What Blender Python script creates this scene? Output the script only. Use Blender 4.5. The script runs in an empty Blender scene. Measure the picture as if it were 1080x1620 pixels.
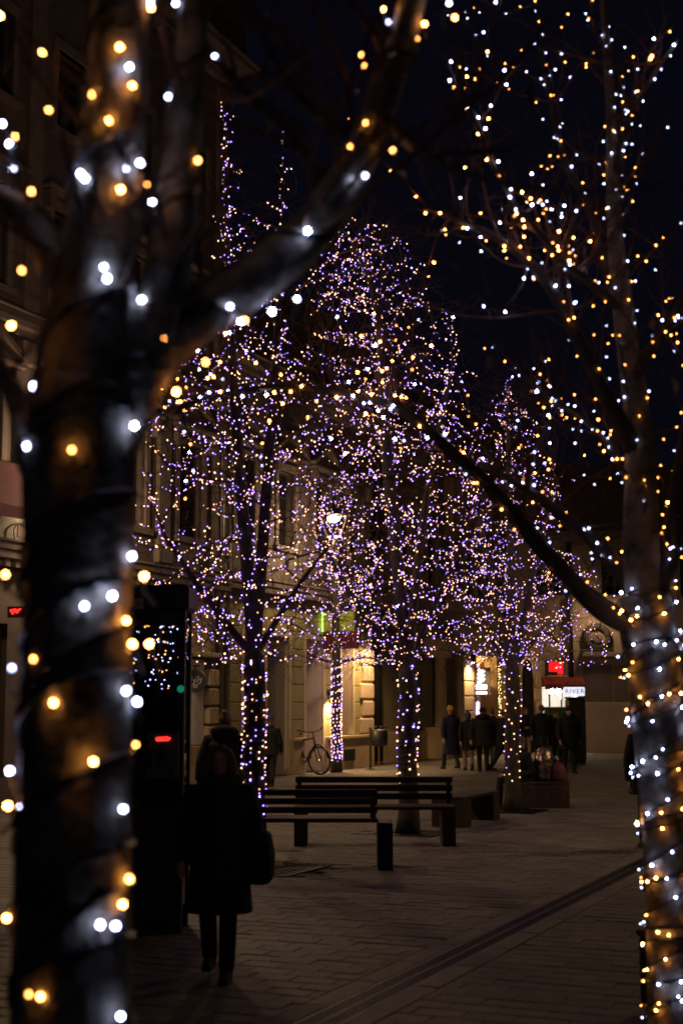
import bpy, bmesh, math, random
import numpy as np
from mathutils import Vector, Matrix, noise
R = math.radians
random.seed(7); rng = np.random.default_rng(11)
scene = bpy.context.scene
col = scene.collection

# ------------------------------------------------------------------ camera
CAM_H, PITCH, F = 1.85, math.atan(302/2250), 2250.0
cam_d = bpy.data.cameras.new('camera'); cam = bpy.data.objects.new('camera', cam_d); col.objects.link(cam)
cam.location = (0, 0, CAM_H); cam.rotation_euler = (R(90)+PITCH, 0, 0)
cam_d.sensor_fit = 'VERTICAL'; cam_d.sensor_height = 36.0; cam_d.lens = 50.0
cam_d.clip_start = 0.1; cam_d.clip_end = 2000
cam_d.dof.use_dof = True; cam_d.dof.focus_distance = 23.0; cam_d.dof.aperture_fstop = 2.05
scene.camera = cam
# ------------------------------------------------------------------ night sky
world = bpy.data.worlds.new("World"); scene.world = world; world.use_nodes = True
bg = world.node_tree.nodes['Background']
bg.inputs[0].default_value = (0.31, 0.29, 0.72, 1); bg.inputs[1].default_value = 0.0060
scene.view_settings.view_transform = 'Standard'; scene.view_settings.look = 'None'
scene.view_settings.exposure = 0.0; scene.view_settings.gamma = 1.0
scene.view_settings.use_curve_mapping = False
cy = scene.cycles
cy.use_denoising = True; cy.filter_width = 1.75
try: cy.denoiser = 'OPENIMAGEDENOISE'; cy.denoising_input_passes = 'RGB_ALBEDO_NORMAL'
except Exception: pass
cy.use_light_tree = True; cy.max_bounces = 5; cy.diffuse_bounces = 2; cy.glossy_bounces = 3
cy.transmission_bounces = 4; cy.transparent_max_bounces = 8
cy.caustics_reflective = False; cy.caustics_refractive = False
cy.sample_clamp_indirect = 2.0; cy.sample_clamp_direct = 0.0

LP1, LP2, LP3, LP4, LP5, LPW, LPC, LS1, LS3 = 310, 75, 380, 560, 560, 270, 280, 290, 34      # lamp powers
# ------------------------------------------------------------------ helpers
SP, CP = math.sin(PITCH), math.cos(PITCH)
def ray(x, y):
    u, v = (x-540)/F, (810-y)/F
    return Vector((u, CP - v*SP, SP + v*CP))
def at(x, y, Y):
    d = ray(x, y); return Vector((0, 0, CAM_H)) + d*(Y/d.y)
def ground(x, y, z=0.0):
    d = ray(x, y); return Vector((0, 0, CAM_H)) + d*((z-CAM_H)/d.z)
def lerp(a, b, t): return a+(b-a)*t

MATS = {}
def mat(name, color, rough=.7, metal=0.0, var=0.0, scale=6.0, bump=0.0, bscale=40.0, emit=None, spec=0.5, island=0.0, color2=None):
    if name in MATS: return MATS[name]
    m = bpy.data.materials.new(name); m.use_nodes = True; nt = m.node_tree; N = nt.nodes; L = nt.links
    b = N['Principled BSDF']; b.inputs['Base Color'].default_value = (*color, 1)
    b.inputs['Roughness'].default_value = rough; b.inputs['Metallic'].default_value = metal
    b.inputs['Specular IOR Level'].default_value = spec
    tc = N.new('ShaderNodeTexCoord')
    src = None
    if var or color2:
        n = N.new('ShaderNodeTexNoise'); n.inputs['Scale'].default_value = scale; n.inputs['Detail'].default_value = 6
        n.inputs['Roughness'].default_value = .65
        L.new(tc.outputs['Object'], n.inputs['Vector'])
        r = N.new('ShaderNodeValToRGB'); c2 = color2 or tuple(c*(1-var) for c in color)
        r.color_ramp.elements[0].position = .36; r.color_ramp.elements[1].position = .62
        r.color_ramp.elements[0].color = (*c2, 1); r.color_ramp.elements[1].color = (*[min(1, c*(1+var*.4)) for c in color], 1)
        L.new(n.outputs['Fac'], r.inputs['Fac']); src = r.outputs['Color']
    if island:
        g = N.new('ShaderNodeNewGeometry'); mp = N.new('ShaderNodeMapRange')
        oi = N.new('ShaderNodeObjectInfo'); ad = N.new('ShaderNodeMath'); ad.operation = 'ADD'
        fr = N.new('ShaderNodeMath'); fr.operation = 'FRACT'
        L.new(g.outputs['Random Per Island'], ad.inputs[0]); L.new(oi.outputs['Random'], ad.inputs[1]); L.new(ad.outputs[0], fr.inputs[0])
        mp.inputs['To Min'].default_value = 1-island; mp.inputs['To Max'].default_value = 1+island*.6
        L.new(fr.outputs[0], mp.inputs['Value'])
        mx = N.new('ShaderNodeVectorMath'); mx.operation = 'SCALE'
        if src: L.new(src, mx.inputs[0])
        else: mx.inputs[0].default_value = color
        L.new(mp.outputs['Result'], mx.inputs['Scale']); src = mx.outputs[0]
    if src: L.new(src, b.inputs['Base Color'])
    if bump:
        n2 = N.new('ShaderNodeTexNoise'); n2.inputs['Scale'].default_value = bscale; n2.inputs['Detail'].default_value = 5
        L.new(tc.outputs['Object'], n2.inputs['Vector'])
        bp = N.new('ShaderNodeBump'); bp.inputs['Strength'].default_value = bump; bp.inputs['Distance'].default_value = .02
        L.new(n2.outputs['Fac'], bp.inputs['Height']); L.new(bp.outputs['Normal'], b.inputs['Normal'])
    if emit:
        b.inputs['Emission Color'].default_value = (*emit[0], 1); b.inputs['Emission Strength'].default_value = emit[1]
    MATS[name] = m; return m

def tag(o, label=None, cat=None, group=None, kind=None):
    if label: o['label'] = label
    if cat: o['category'] = cat
    if group: o['group'] = group
    if kind: o['kind'] = kind
    return o
def thing(name, label, cat, loc=(0,0,0), rz=0.0, group=None):
    o = bpy.data.objects.new(name, None); col.objects.link(o); o.location = loc; o.rotation_euler = (0, 0, rz)
    o.empty_display_size = .2
    return tag(o, label, cat, group)
def link(name, me, m=None, parent=None, smooth=False):
    if m is not None and not me.materials:
        for q in (m if isinstance(m, (list, tuple)) else [m]): me.materials.append(q)
    if smooth and len(me.polygons): me.polygons.foreach_set('use_smooth', [True]*len(me.polygons))
    o = bpy.data.objects.new(name, me); col.objects.link(o)
    if parent: o.parent = parent
    return o
class MB:
    """collects vertices and faces of one mesh object"""
    def __init__(s): s.v = []; s.f = []; s.mi = []
    def add(s, vs, fs, mi=0):
        k = len(s.v); s.v += [tuple(p) for p in vs]; s.f += [tuple(i+k for i in f) for f in fs]; s.mi += [mi]*len(fs)
        return s
    def box(s, x0, x1, y0, y1, z0, z1, mi=0, bev=0.0, M=None):
        if bev:
            b = min(bev, (x1-x0)*.45, (y1-y0)*.45, (z1-z0)*.45)
            vs = []
            for z, e in ((z0, b), (z0+b, 0), (z1-b, 0), (z1, b)):
                vs += [(x0+e+b*(e == 0)*0, y0+e, z), (x1-e, y0+e, z), (x1-e, y1-e, z), (x0+e, y1-e, z)]
            fs = [(3, 2, 1, 0)] + [(4*k+i, 4*k+(i+1) % 4, 4*k+4+(i+1) % 4, 4*k+4+i) for k in range(3) for i in range(4)] + [(12, 13, 14, 15)]
        else:
            vs = [(x0,y0,z0),(x1,y0,z0),(x1,y1,z0),(x0,y1,z0),(x0,y0,z1),(x1,y0,z1),(x1,y1,z1),(x0,y1,z1)]
            fs = [(3,2,1,0),(4,5,6,7),(0,1,5,4),(1,2,6,5),(2,3,7,6),(3,0,4,7)]
        if M is not None: vs = [M @ Vector(v) for v in vs]
        return s.add(vs, fs, mi)
    def tube(s, pts, rad, n=8, mi=0, cap=True, ex=1.0):
        pts = [Vector(p) for p in pts]
        if not hasattr(rad, '__len__'): rad = [rad]*len(pts)
        vs = []; t0 = (pts[1]-pts[0]).normalized()
        a = t0.orthogonal().normalized()
        for i, p in enumerate(pts):
            t = (pts[min(i+1, len(pts)-1)]-pts[max(i-1, 0)])
            t = t.normalized() if t.length > 1e-9 else t0
            a = (a - t*a.dot(t))
            a = a.normalized() if a.length > 1e-6 else t.orthogonal().normalized()
            b = t.cross(a)
            for k in range(n):
                th = 2*math.pi*k/n; vs.append(p+(a*math.cos(th)+b*math.sin(th))*rad[i])
        fs = [(i*n+k, i*n+(k+1) % n, (i+1)*n+(k+1) % n, (i+1)*n+k) for i in range(len(pts)-1) for k in range(n)]
        if cap: fs += [tuple(reversed(range(n))), tuple(range((len(pts)-1)*n, len(pts)*n))]
        return s.add(vs, fs, mi)
    def lathe(s, prof, n=16, c=(0,0,0), mi=0, cap=True):
        vs = [(c[0]+r*math.cos(2*math.pi*k/n), c[1]+r*math.sin(2*math.pi*k/n), c[2]+z) for r, z in prof for k in range(n)]
        fs = [(i*n+k, i*n+(k+1) % n, (i+1)*n+(k+1) % n, (i+1)*n+k) for i in range(len(prof)-1) for k in range(n)]
        if cap: fs += [tuple(reversed(range(n))), tuple(range((len(prof)-1)*n, len(prof)*n))]
        return s.add(vs, fs, mi)
    def ell(s, c, r, n=12, m=8, mi=0, M=None):
        vs = [(0,0,-1)]+[(math.sin(math.pi*j/m)*math.cos(2*math.pi*k/n), math.sin(math.pi*j/m)*math.sin(2*math.pi*k/n), -math.cos(math.pi*j/m)) for j in range(1, m) for k in range(n)]+[(0,0,1)]
        fs = [(0, 1+(k+1) % n, 1+k) for k in range(n)]
        fs += [(1+(j-1)*n+k, 1+(j-1)*n+(k+1) % n, 1+j*n+(k+1) % n, 1+j*n+k) for j in range(1, m-1) for k in range(n)]
        e = len(vs)-1; fs += [(1+(m-2)*n+k, 1+(m-2)*n+(k+1) % n, e) for k in range(n)]
        out = []
        for v in vs:
            p = Vector((v[0]*r[0], v[1]*r[1], v[2]*r[2]))
            if M is not None: p = M @ p
            out.append(p+Vector(c))
        return s.add(out, fs, mi)
    def prism(s, poly, y0, y1, mi=0):
        """polygon in x,z extruded along y"""
        n = len(poly); vs = [(x, y0, z) for x, z in poly]+[(x, y1, z) for x, z in poly]
        fs = [tuple(range(n)), tuple(reversed(range(n, 2*n)))]+[(i, n+i, n+(i+1) % n, (i+1) % n) for i in range(n)]
        return s.add(vs, fs, mi)
    def mesh(s, name):
        me = bpy.data.meshes.new(name); me.from_pydata([tuple(v) for v in s.v], [], s.f)
        if any(s.mi): me.polygons.foreach_set('material_index', s.mi)
        me.update(); return me
    def build(s, name, m, parent=None, smooth=False):
        return link(name, s.mesh(name), m, parent, smooth)
def remeshed(mb, name, m, parent, voxel, smooth_it=4):
    """one continuous surface out of overlapping pieces"""
    me = mb.mesh(name); o = bpy.data.objects.new(name, me); col.objects.link(o)
    r = o.modifiers.new('r', 'REMESH'); r.mode = 'VOXEL'; r.voxel_size = voxel
    if smooth_it:
        q = o.modifiers.new('s', 'SMOOTH'); q.factor = .5; q.iterations = smooth_it
    bpy.context.view_layer.update()
    ev = o.evaluated_get(bpy.context.evaluated_depsgraph_get())
    me2 = bpy.data.meshes.new_from_object(ev); me2.name = name
    bpy.data.objects.remove(o); bpy.data.meshes.remove(me)
    me2.materials.clear()
    return link(name, me2, m, parent, True)
def text_mesh(s, size, depth=.004, spacing=1.0):
    c = bpy.data.curves.new('t', 'FONT'); c.body = s; c.size = size; c.extrude = depth; c.align_x = 'CENTER'; c.align_y = 'CENTER'
    c.resolution_u = 3; c.space_character = spacing
    o = bpy.data.objects.new('t', c); col.objects.link(o); bpy.context.view_layer.update()
    me = bpy.data.meshes.new_from_object(o.evaluated_get(bpy.context.evaluated_depsgraph_get()))
    bpy.data.objects.remove(o); bpy.data.curves.remove(c); me.materials.clear(); return me

# street frame: local x runs up the street, local y points into the facade on the left
ANG = math.atan2(2250*CP, (1520-540))          # direction of the street's vanishing point
ANG = math.atan2(1.0, (1520-540)/2250.0)
D = Vector((math.cos(ANG), math.sin(ANG), 0)); NL = Vector((-D.y, D.x, 0))
O = ground(440, 1228)
def s_of(x):
    """street coordinate where picture column x meets the facade plane"""
    u = (x-540)/F*1.0
    # rays of one column: X = u*k*Y with k from the horizon row
    d = ray(x, 1112); k = d.x/d.y
    return (k*O.y-O.x)/(D.x-k*D.y)
def w2s(p):
    q = Vector(p)-O; return q.dot(D), q.dot(NL)
def s2w(s, n, z=0): 
    p = O+D*s+NL*n; return Vector((p.x, p.y, z))
def z_at(s, n, y):
    """height of the point over street coords (s, n) seen on picture row y"""
    p = s2w(s, n); v = (810-y)/F; d = Vector((0, CP-v*SP, SP+v*CP)); return CAM_H+d.z*p.y/d.y

M_stone = mat('paving_stone', (.150,.137,.127), .72, var=.25, scale=3, bump=.25, bscale=60, island=.2)
def stains(m, scale, lo, hi):
    N, L = m.node_tree.nodes, m.node_tree.links; b = N['Principled BSDF']; src = b.inputs['Base Color'].links[0].from_socket
    g = N.new('ShaderNodeNewGeometry'); n = N.new('ShaderNodeTexNoise'); n.inputs['Scale'].default_value = scale; n.inputs['Detail'].default_value = 7; n.inputs['Roughness'].default_value = .7
    L.new(g.outputs['Position'], n.inputs['Vector']); r = N.new('ShaderNodeMapRange'); r.inputs['From Min'].default_value = .35; r.inputs['From Max'].default_value = .65; r.inputs['To Min'].default_value = lo; r.inputs['To Max'].default_value = hi
    L.new(n.outputs['Fac'], r.inputs['Value']); v = N.new('ShaderNodeVectorMath'); v.operation = 'SCALE'; L.new(src, v.inputs[0]); L.new(r.outputs['Result'], v.inputs['Scale']); L.new(v.outputs[0], b.inputs['Base Color'])
    r2 = N.new('ShaderNodeMapRange'); r2.inputs['To Min'].default_value = .5; r2.inputs['To Max'].default_value = .9; L.new(n.outputs['Fac'], r2.inputs['Value']); L.new(r2.outputs['Result'], b.inputs['Roughness'])
stains(M_stone, .75, .55, 1.25)
M_stone2 = mat('border_stone', (.154,.140,.129), .7, var=.25, scale=5, bump=.2, island=.25); stains(M_stone2, .75, .6, 1.2)
M_joint = mat('joint_mortar', (.08,.068,.058), .95)
M_iron = mat('cast_iron', (.02,.02,.022), .5, metal=.6, var=.3, bump=.2)
M_black = mat('black_paint', (.012,.012,.013), .45)
M_wood = mat('dark_wood', (.05,.03,.02), .65, var=.4, scale=8, bump=.2, island=.15)
M_bark = mat('plane_bark', (.17,.16,.125), .8, scale=7, color2=(.06,.058,.045), bump=.5, bscale=30)
M_bark_pale_lit = mat('pale_lit_plane_bark', (.33,.32,.24), .8, scale=6, color2=(.06,.058,.042), bump=1.0, bscale=22)  # pale plane patches, colour raised further to strengthen the bulb glow
M_bark_dark_unlit = mat('dark_unlit_plane_bark', (.075,.066,.05), .85, scale=7, color2=(.035,.03,.024), bump=.5, bscale=30)  # bark colour lowered so limbs and middle trunks look unlit
M_twig = mat('twig_bark', (.085,.05,.034), .85)
M_leaf = mat('dead_leaf', (.16,.09,.04), .8, var=.3)
M_cable = mat('cable_rubber', (.008,.022,.03), .4)
M_cool = mat('cool_bulb', (.8,.8,.9), .3, emit=((.55,.58,1.0), 50))
M_warm = mat('warm_bulb', (.9,.8,.6), .3, emit=((1.0,.35,.075), 50))
def vary_emission(m, lo, hi):
    N, L = m.node_tree.nodes, m.node_tree.links; g = N.new('ShaderNodeNewGeometry'); r = N.new('ShaderNodeMapRange')
    r.inputs['To Min'].default_value = lo; r.inputs['To Max'].default_value = hi
    L.new(g.outputs['Random Per Island'], r.inputs['Value']); L.new(r.outputs['Result'], N['Principled BSDF'].inputs['Emission Strength'])
def vary_object(m, lo, hi):
    N, L = m.node_tree.nodes, m.node_tree.links; g = N.new('ShaderNodeObjectInfo'); r = N.new('ShaderNodeMapRange')
    r.inputs['To Min'].default_value = lo; r.inputs['To Max'].default_value = hi
    L.new(g.outputs['Random'], r.inputs['Value']); L.new(r.outputs['Result'], N['Principled BSDF'].inputs['Emission Strength'])
vary_object(M_cool, 15, 85); vary_object(M_warm, 15, 85)
M_cool_far = mat('violet_bulb', (.7,.7,.9), .3, emit=((.36,.21,1.0), 5)); vary_emission(M_cool_far, 2.0, 11)
M_warm_far = mat('peach_bulb', (.9,.8,.7), .3, emit=((1.0,.48,.26), 4)); vary_emission(M_warm_far, 1.5, 8.5)
M_olive = mat('olive_render', (.34,.30,.14), .85, var=.16, scale=1.2, bump=.15)
M_tan = mat('tan_render', (.45,.34,.21), .85, var=.2, scale=1.0, bump=.15)
M_pale = mat('pale_render', (.66,.57,.49), .85, var=.12, scale=1.4, bump=.1)
M_cream = mat('cream_trim', (.55,.45,.32), .8, var=.12, scale=2)
M_brownwall_dim = mat('dimmed_brown_render', (.105,.082,.077), .9, var=.22, scale=.9, bump=.15)  # brown render, darkened so the upper storeys look dimly lit
M_trim_dim = mat('dimmed_stone_trim', (.15,.118,.11), .85, var=.15, scale=2)  # trim darkened along with the walls, dim light put into its colour
M_dark = mat('dark_joinery', (.02,.017,.015), .5)
M_glassdark = mat('dark_glass', (.008,.008,.01), .06, spec=.6)
M_roof = mat('roof_tile', (.06,.035,.028), .9, var=.3, scale=3)
M_zinc = mat('zinc', (.22,.20,.18), .45, metal=.5, var=.2)
M_white = mat('white_paint', (.7,.67,.64), .6, var=.1)
M_steel = mat('steel', (.35,.35,.36), .3, metal=.9)
# ------------------------------------------------------------------ street lamps (lit; all of one kind)
def street_lamp(label, x, y, h, power, sz=1.0, lit=(1.0,.65,.34), bracket=0):
    t = thing('street_lamp', label, 'street lamp', (x, y, 0), .3, 'lit lantern posts along the street')
    mb = MB(); mb.lathe([(.16,0),(.16,.35),(.12,.42),(.10,.55),(.075,.7),(.06,1.2),(.05,h-.75),(.07,h-.72),(.07,h-.66),(.035,h-.6),(.03,h-.34*sz)], 12)
    if bracket:
        mb = MB(); mb.tube([(0,bracket,h-.9),(0,bracket*.5,h-.75),(0,.05,h-.66),(0,0,h-.6),(0,0,h-.34*sz)], .03, 8); mb.box(-.06,.06,bracket-.04,bracket,h-1.1,h-.7, bev=.01)
    mb.build('bracket' if bracket else 'post', M_black, t, True)
    w0, w1, z0, z1 = .13*sz, .27*sz, h-.34*sz, h+.22*sz
    fr = MB()
    for sx, sy in ((1,1),(1,-1),(-1,1),(-1,-1)):
        fr.tube([(sx*w0, sy*w0, z0), (sx*w1, sy*w1, z1)], .012*sz, 6)
    for w, z in ((w0, z0), (w1, z1)):
        for k in range(4):
            a = [(w,w),(-w,w),(-w,-w),(w,-w)]; p, q = a[k], a[(k+1) % 4]
            fr.tube([(*p, z), (*q, z)], .013*sz, 6)
    fr.build('lantern_frame', M_lampmetal, t)
    rf = MB(); rf.lathe([(.40*sz,z1+.012),(.36*sz,z1+.06*sz),(.2*sz,z1+.16*sz),(.06*sz,z1+.2*sz),(.03*sz,z1+.3*sz)], 4); rf.build('lantern_roof', M_black, t)
    gl = MB(); gl.ell((0,0,z1-.10*sz), (.17*sz,.17*sz,.085*sz), 16, 10)
    gl.build('lamp_bulb', mat('lamp_bulb', (.9,.8,.6), .3, emit=(lit, 60)), t, True)
    l = bpy.data.lights.new('lamp_light', 'POINT'); l.energy = power; l.color = lit; l.shadow_soft_size = .13*sz
    lo = bpy.data.objects.new('lamp_light', l); col.objects.link(lo); lo.parent = t; lo.location = (0, 0, z0-.1); return t
M_lampmetal = mat('lamp_metal', (.25,.2,.15), .4, metal=.4)
BR = 1.35
def px_on(n, x):
    a, b = -20.0, 40.0
    for _ in range(50):
        m = (a+b)/2; q = s2w(m, n); a, b = (m, b) if q.x < at(x, 1112, q.y).x else (a, m)
    return s2w(a, n)
p = px_on(-BR, 527); o_ = street_lamp('lantern on a wall bracket glowing orange above the benches, seen through the lit trees', p.x, p.y, at(527, 832, p.y).z+.06, LP1, bracket=BR-.01); o_.rotation_euler = (0, 0, ANG)
p = at(952, 1112, 53.0); o_ = street_lamp('far wall lantern beside the fork of the nearest tree on the right', p.x, p.y, at(952, 965, 53).z+.05, LP2, .9, bracket=.99); o_.rotation_euler = (0,0,0)
p = at(112, 1112, 19.5); street_lamp('added unseen street lamp hidden behind the thick trunk on the left', p.x, p.y, 6.4, LP3)  # lamp added where the trunk hides it, to light the facade and paving
p = at(150, 1112, 27.3); street_lamp('added unseen street lamp behind the thick trunk, brightening the two nearest facades', p.x, p.y, 6.2, LP5)  # extra lamp added to brighten the house fronts, itself out of sight
street_lamp('assumed unseen street lamp out beyond the right edge past the tree', 9.2, 21.0, 6.4, LP4)  # lamp assumed out of frame from the lit paving and bench shadows

# ------------------------------------------------------------------ ground and paving
M_ground = mat('street_asphalt', (.07,.06,.053), .9, var=.3, scale=2, bump=.2)
mb = MB(); mb.add([(-120,-40,-.012),(160,-40,-.012),(160,260,-.012),(-120,260,-.012)], [(0,1,2,3)])
tag(mb.build('ground', M_ground), kind='structure')
# drain line: along the street through ground(760, 1492)
s0d, nd = w2s(ground(757, 1494))
CW, PL, GAP = .205, .31, .005
DR0, DR1 = nd-.13, nd+.13                      # grate
BS = .17                                        # border stones on both sides
paving = thing('pavement', None, None, (O.x, O.y, 0), ANG); tag(paving, kind='structure')
base = MB(); base.add([(-48,-34,-.006),(60,-34,-.006),(60,-.02,-.006),(-48,-.02,-.006)], [(0,1,2,3)])
base.build('paving_bed', M_joint, paving)
holes = []                                      # tree pits: (s, n, half size)
def pit(x, y, h):
    s, n = w2s(ground(x, y)); holes.append((s, n, h)); return s, n
PIT1 = pit(412, 1374, .62); PIT2 = pit(645, 1318, .50); PIT3 = pit(810, 1283, .5)
cells = []
def in_view(p, m=.02):
    d = Vector((p.x, p.y, -CAM_H)); c = d.y*CP+d.z*SP; w = -d.y*SP+d.z*CP
    return c > 1 and abs(d.x/c) < .24+m and w/c > -.36-m
k0, k1 = int(-36/CW), int(30/CW)
for k in range(k0, k1):
    s = (k+.5)*CW; offs = (k % 2)*.5*PL+((k*7919) % 13)/13*.05
    for j in range(int(-22/PL), 0):
        n = j*PL+offs
        if n+PL/2 > -.05: continue
        p = s2w(s, n)
        if p.y < 7.6 or p.y > 62 or not (in_view(p, .10)): continue
        a, b = n-PL/2, n+PL/2
        if b > DR0-BS and a < DR1+BS:           # cut at the border stones
            if a < DR0-BS and DR0-BS-a > .06: b = DR0-BS-GAP
            elif b > DR1+BS and b-DR1-BS > .06: a = DR1+BS+GAP
            else: continue
        if any(abs(s-hs) < hh+.08 and abs(n-hn) < hh+.12 for hs, hn, hh in holes): continue
        cells.append((p.y, s, a, b))
cells.sort()
def paver_mesh(mb, s0, s1, a, b, z, tl):
    e = .006
    vs = [(s0,a,-.005),(s1,a,-.005),(s1,b,-.005),(s0,b,-.005),(s0,a,z-e),(s1,a,z-e+tl),(s1,b,z-e+tl),(s0,b,z-e),
          (s0+e,a+e,z),(s1-e,a+e,z+tl),(s1-e,b-e,z+tl),(s0+e,b-e,z)]
    mb.add(vs, [(8,9,10,11)]+[(4+i,4+(i+1) % 4,8+(i+1) % 4,8+i) for i in range(4)]+[(i,(i+1) % 4,4+(i+1) % 4,4+i) for i in range(4)])
variants = []
for v in range(4):
    q = MB(); h = (CW-GAP)/2; w = (PL-GAP)/2; paver_mesh(q, -h, h, -w, w, .004, (v-1.5)*.002); variants.append(q.mesh('paver'))
for me in variants: me.materials.append(M_stone)
rest = MB(); nind = 0
for (Y, s, a, b) in cells:
    full = abs((b-a)-PL) < 1e-4
    if full and nind < 300 and in_view(s2w(s, (a+b)/2), -.002):
        o = bpy.data.objects.new('paver', variants[random.randrange(4)]); col.objects.link(o); o.parent = paving
        o.location = (s, (a+b)/2, random.uniform(-.001, .0025)); nind += 1
    else:
        paver_mesh(rest, s-CW/2+GAP/2, s+CW/2-GAP/2, a+GAP/2, b-GAP/2, .004+random.uniform(-.0015,.003), random.uniform(-.003,.003))
tag(rest.build('small_pavers', M_stone, paving), kind='stuff')
# drain channel with its grates and border stones
drain = thing('drain_channel', None, None, (O.x, O.y, 0), ANG); tag(drain, kind='structure')
tr = MB(); tr.box(-40, 20, DR0-.004, DR1+.004, -.0055, -.0035); tr.build('trough', M_black, drain)
g = MB(); gl = .5
for y0, y1 in ((DR0, DR0+.022), (DR1-.022, DR1), (nd-.009, nd+.009)): g.box(-gl/2+.004, gl/2-.004, y0-nd, y1-nd, -.003, .005, bev=.002)
for i in range(16):
    x = -gl/2+.012+i*(gl-.024)/15; g.box(x-.0065, x+.0065, DR0-nd+.022, DR1-nd-.022, -.003, .0045)
gme = g.mesh('grate'); gme.materials.append(M_iron)
bs = MB(); bs.box(-.395, .395, -BS/2+.004, BS/2-.004, -.005, .007, bev=.006); bme = bs.mesh('border_stone'); bme.materials.append(M_stone2)
for i in range(110):
    s = -34+i*gl
    if s > 12: break
    p = s2w(s, nd)
    if p.y < 7 or p.y > 40: continue
    o = bpy.data.objects.new('grate', gme); col.objects.link(o); o.parent = drain; o.location = (s, nd, 0)
for i in range(80):
    s = -34+i*.8
    if s > 12 or not 7 < s2w(s, nd).y < 40: continue
    for n in (DR0-BS/2, DR1+BS/2):
        o = bpy.data.objects.new('border_stone', bme); col.objects.link(o); o.parent = drain; o.location = (s, n, random.uniform(-.002,.002)); o.rotation_euler = (random.uniform(-.012,.012), 0, 0)
# tree pits: iron grates round the trunks
M_soil = mat('tree_pit_soil', (.035,.028,.02), .95, var=.4, scale=9, bump=.5)
for (s, n, h), lb in zip(holes, ('iron tree grate behind the woman, round the nearest slim lit trunk', 'iron tree grate under the two benches with backs', 'iron tree grate beside the bench with the seated person')):
    c = s2w(s, n); t = thing('tree_grate', lb, 'tree grate', (c.x, c.y, 0), ANG, 'iron grates round the street trees')
    so = MB(); so.box(-h-.02, h+.02, -h-.02, h+.02, -.0058, -.002); so.build('soil', M_soil, t)
    fr = MB()
    for a, b in ((-h, -h+.05), (h-.05, h)):
        fr.box(a, b, -h, h, -.001, .012, bev=.003); fr.box(-h+.05, h-.05, a, b, -.001, .0115, bev=.003)
    fr.build('frame', M_iron, t)
    for k in range(-5, 6):
        y = k*h/6.2
        if abs(y) < .24:
            br = MB(); br.box(-h+.05, -.25, y-.02, y+.02, 0, .009); br.build('bar', M_iron, t)
            br = MB(); br.box(.25, h-.05, y-.02, y+.02, 0, .009); br.build('bar', M_iron, t)
        else:
            br = MB(); br.box(-h+.05, h-.05, y-.02, y+.02, 0, .009); br.build('bar', M_iron, t)

# ------------------------------------------------------------------ buildings
def wall(mb, s0, s1, z0, z1, th, ops, mi=0, n0=0.0, top=None):
    """a wall from n0 back to n0+th with rectangular openings (s0, s1, z0, z1)"""
    xs = sorted({s0, s1, *[o[0] for o in ops], *[o[1] for o in ops]})
    xs = [x for x in xs if s0-1e-6 <= x <= s1+1e-6]
    for a, b in zip(xs[:-1], xs[1:]):
        hs = sorted([(o[2], o[3]) for o in ops if o[0] < (a+b)/2 < o[1]])
        z = z0
        for h0, h1 in hs:
            if h0 > z+1e-4: mb.box(a, b, n0, n0+th, z, h0, mi)
            z = h1
        if z1 > z+1e-4: mb.box(a, b, n0, n0+th, z, z1, mi)
def window(parent, s0, s1, z0, z1, n=.22, mframe=None, trim=None, ped=None, lit=None, bars=True):
    f = MB(); w = .06; mframe = mframe or M_dark
    f.box(s0, s0+w, n, n+.06, z0, z1); f.box(s1-w, s1, n, n+.06, z0, z1); f.box(s0+w, s1-w, n, n+.06, z0, z0+w); f.box(s0+w, s1-w, n, n+.06, z1-w, z1)
    m = (s0+s1)/2
    if bars:
        f.box(m-.035, m+.035, n-.01, n+.06, z0+w, z1-w); zb = z0+(z1-z0)*.68; f.box(s0+w, m-.035, n, n+.05, zb-.03, zb+.03); f.box(m+.035, s1-w, n, n+.05, zb-.03, zb+.03)
    fo = f.build('window', mframe, parent)
    g = MB(); g.add([(s0+w,n+.035,z0+w),(s1-w,n+.035,z0+w),(s1-w,n+.035,z1-w),(s0+w,n+.035,z1-w)], [(0,1,2,3)]); g.build('pane', lit or M_glassdark, fo)
    if trim:
        t = MB(); e = .16
        t.box(s0-e, s0, -.05, .1, z0, z1); t.box(s1, s1+e, -.05, .1, z0, z1); t.box(s0-e, s1+e, -.06, .1, z1, z1+.2); t.box(s0-e-.05, s1+e+.05, -.13, .1, z0-.14, z0)
        t.build('window_surround', trim, fo)
        if ped:
            zb = z1+.42; q = MB(); q.box(s0-.42, s1+.42, -.26, .02, zb-.1, zb, bev=.02)
            if ped == 'tri':
                for sg in (-1, 1):
                    a, b = m+sg*(m-s0+.46), m
                    dx, dz = b-a, .55; L_ = math.hypot(dx, dz); nx, nz = -dz/L_*.1, dx/L_*.1
                    if nz < 0: nx, nz = -nx, -nz
                    pts = [(a, zb+.002), (b, zb+dz), (b+nx*0, zb+dz+.11), (a+nx, zb+.002+nz)]
                    if sg > 0: pts = pts[::-1]
                    q.prism(pts, -.26, .02)
                q.prism([(s0-.3, zb), (s1+.3, zb), (m, zb+.5)], -.08, .02)
            for x in (s0-.26, s1+.26): q.box(x-.09, x+.09, -.2, .02, z1-.1, zb-.1, bev=.03)
            q.build('pediment', trim, fo)
    return fo
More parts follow.
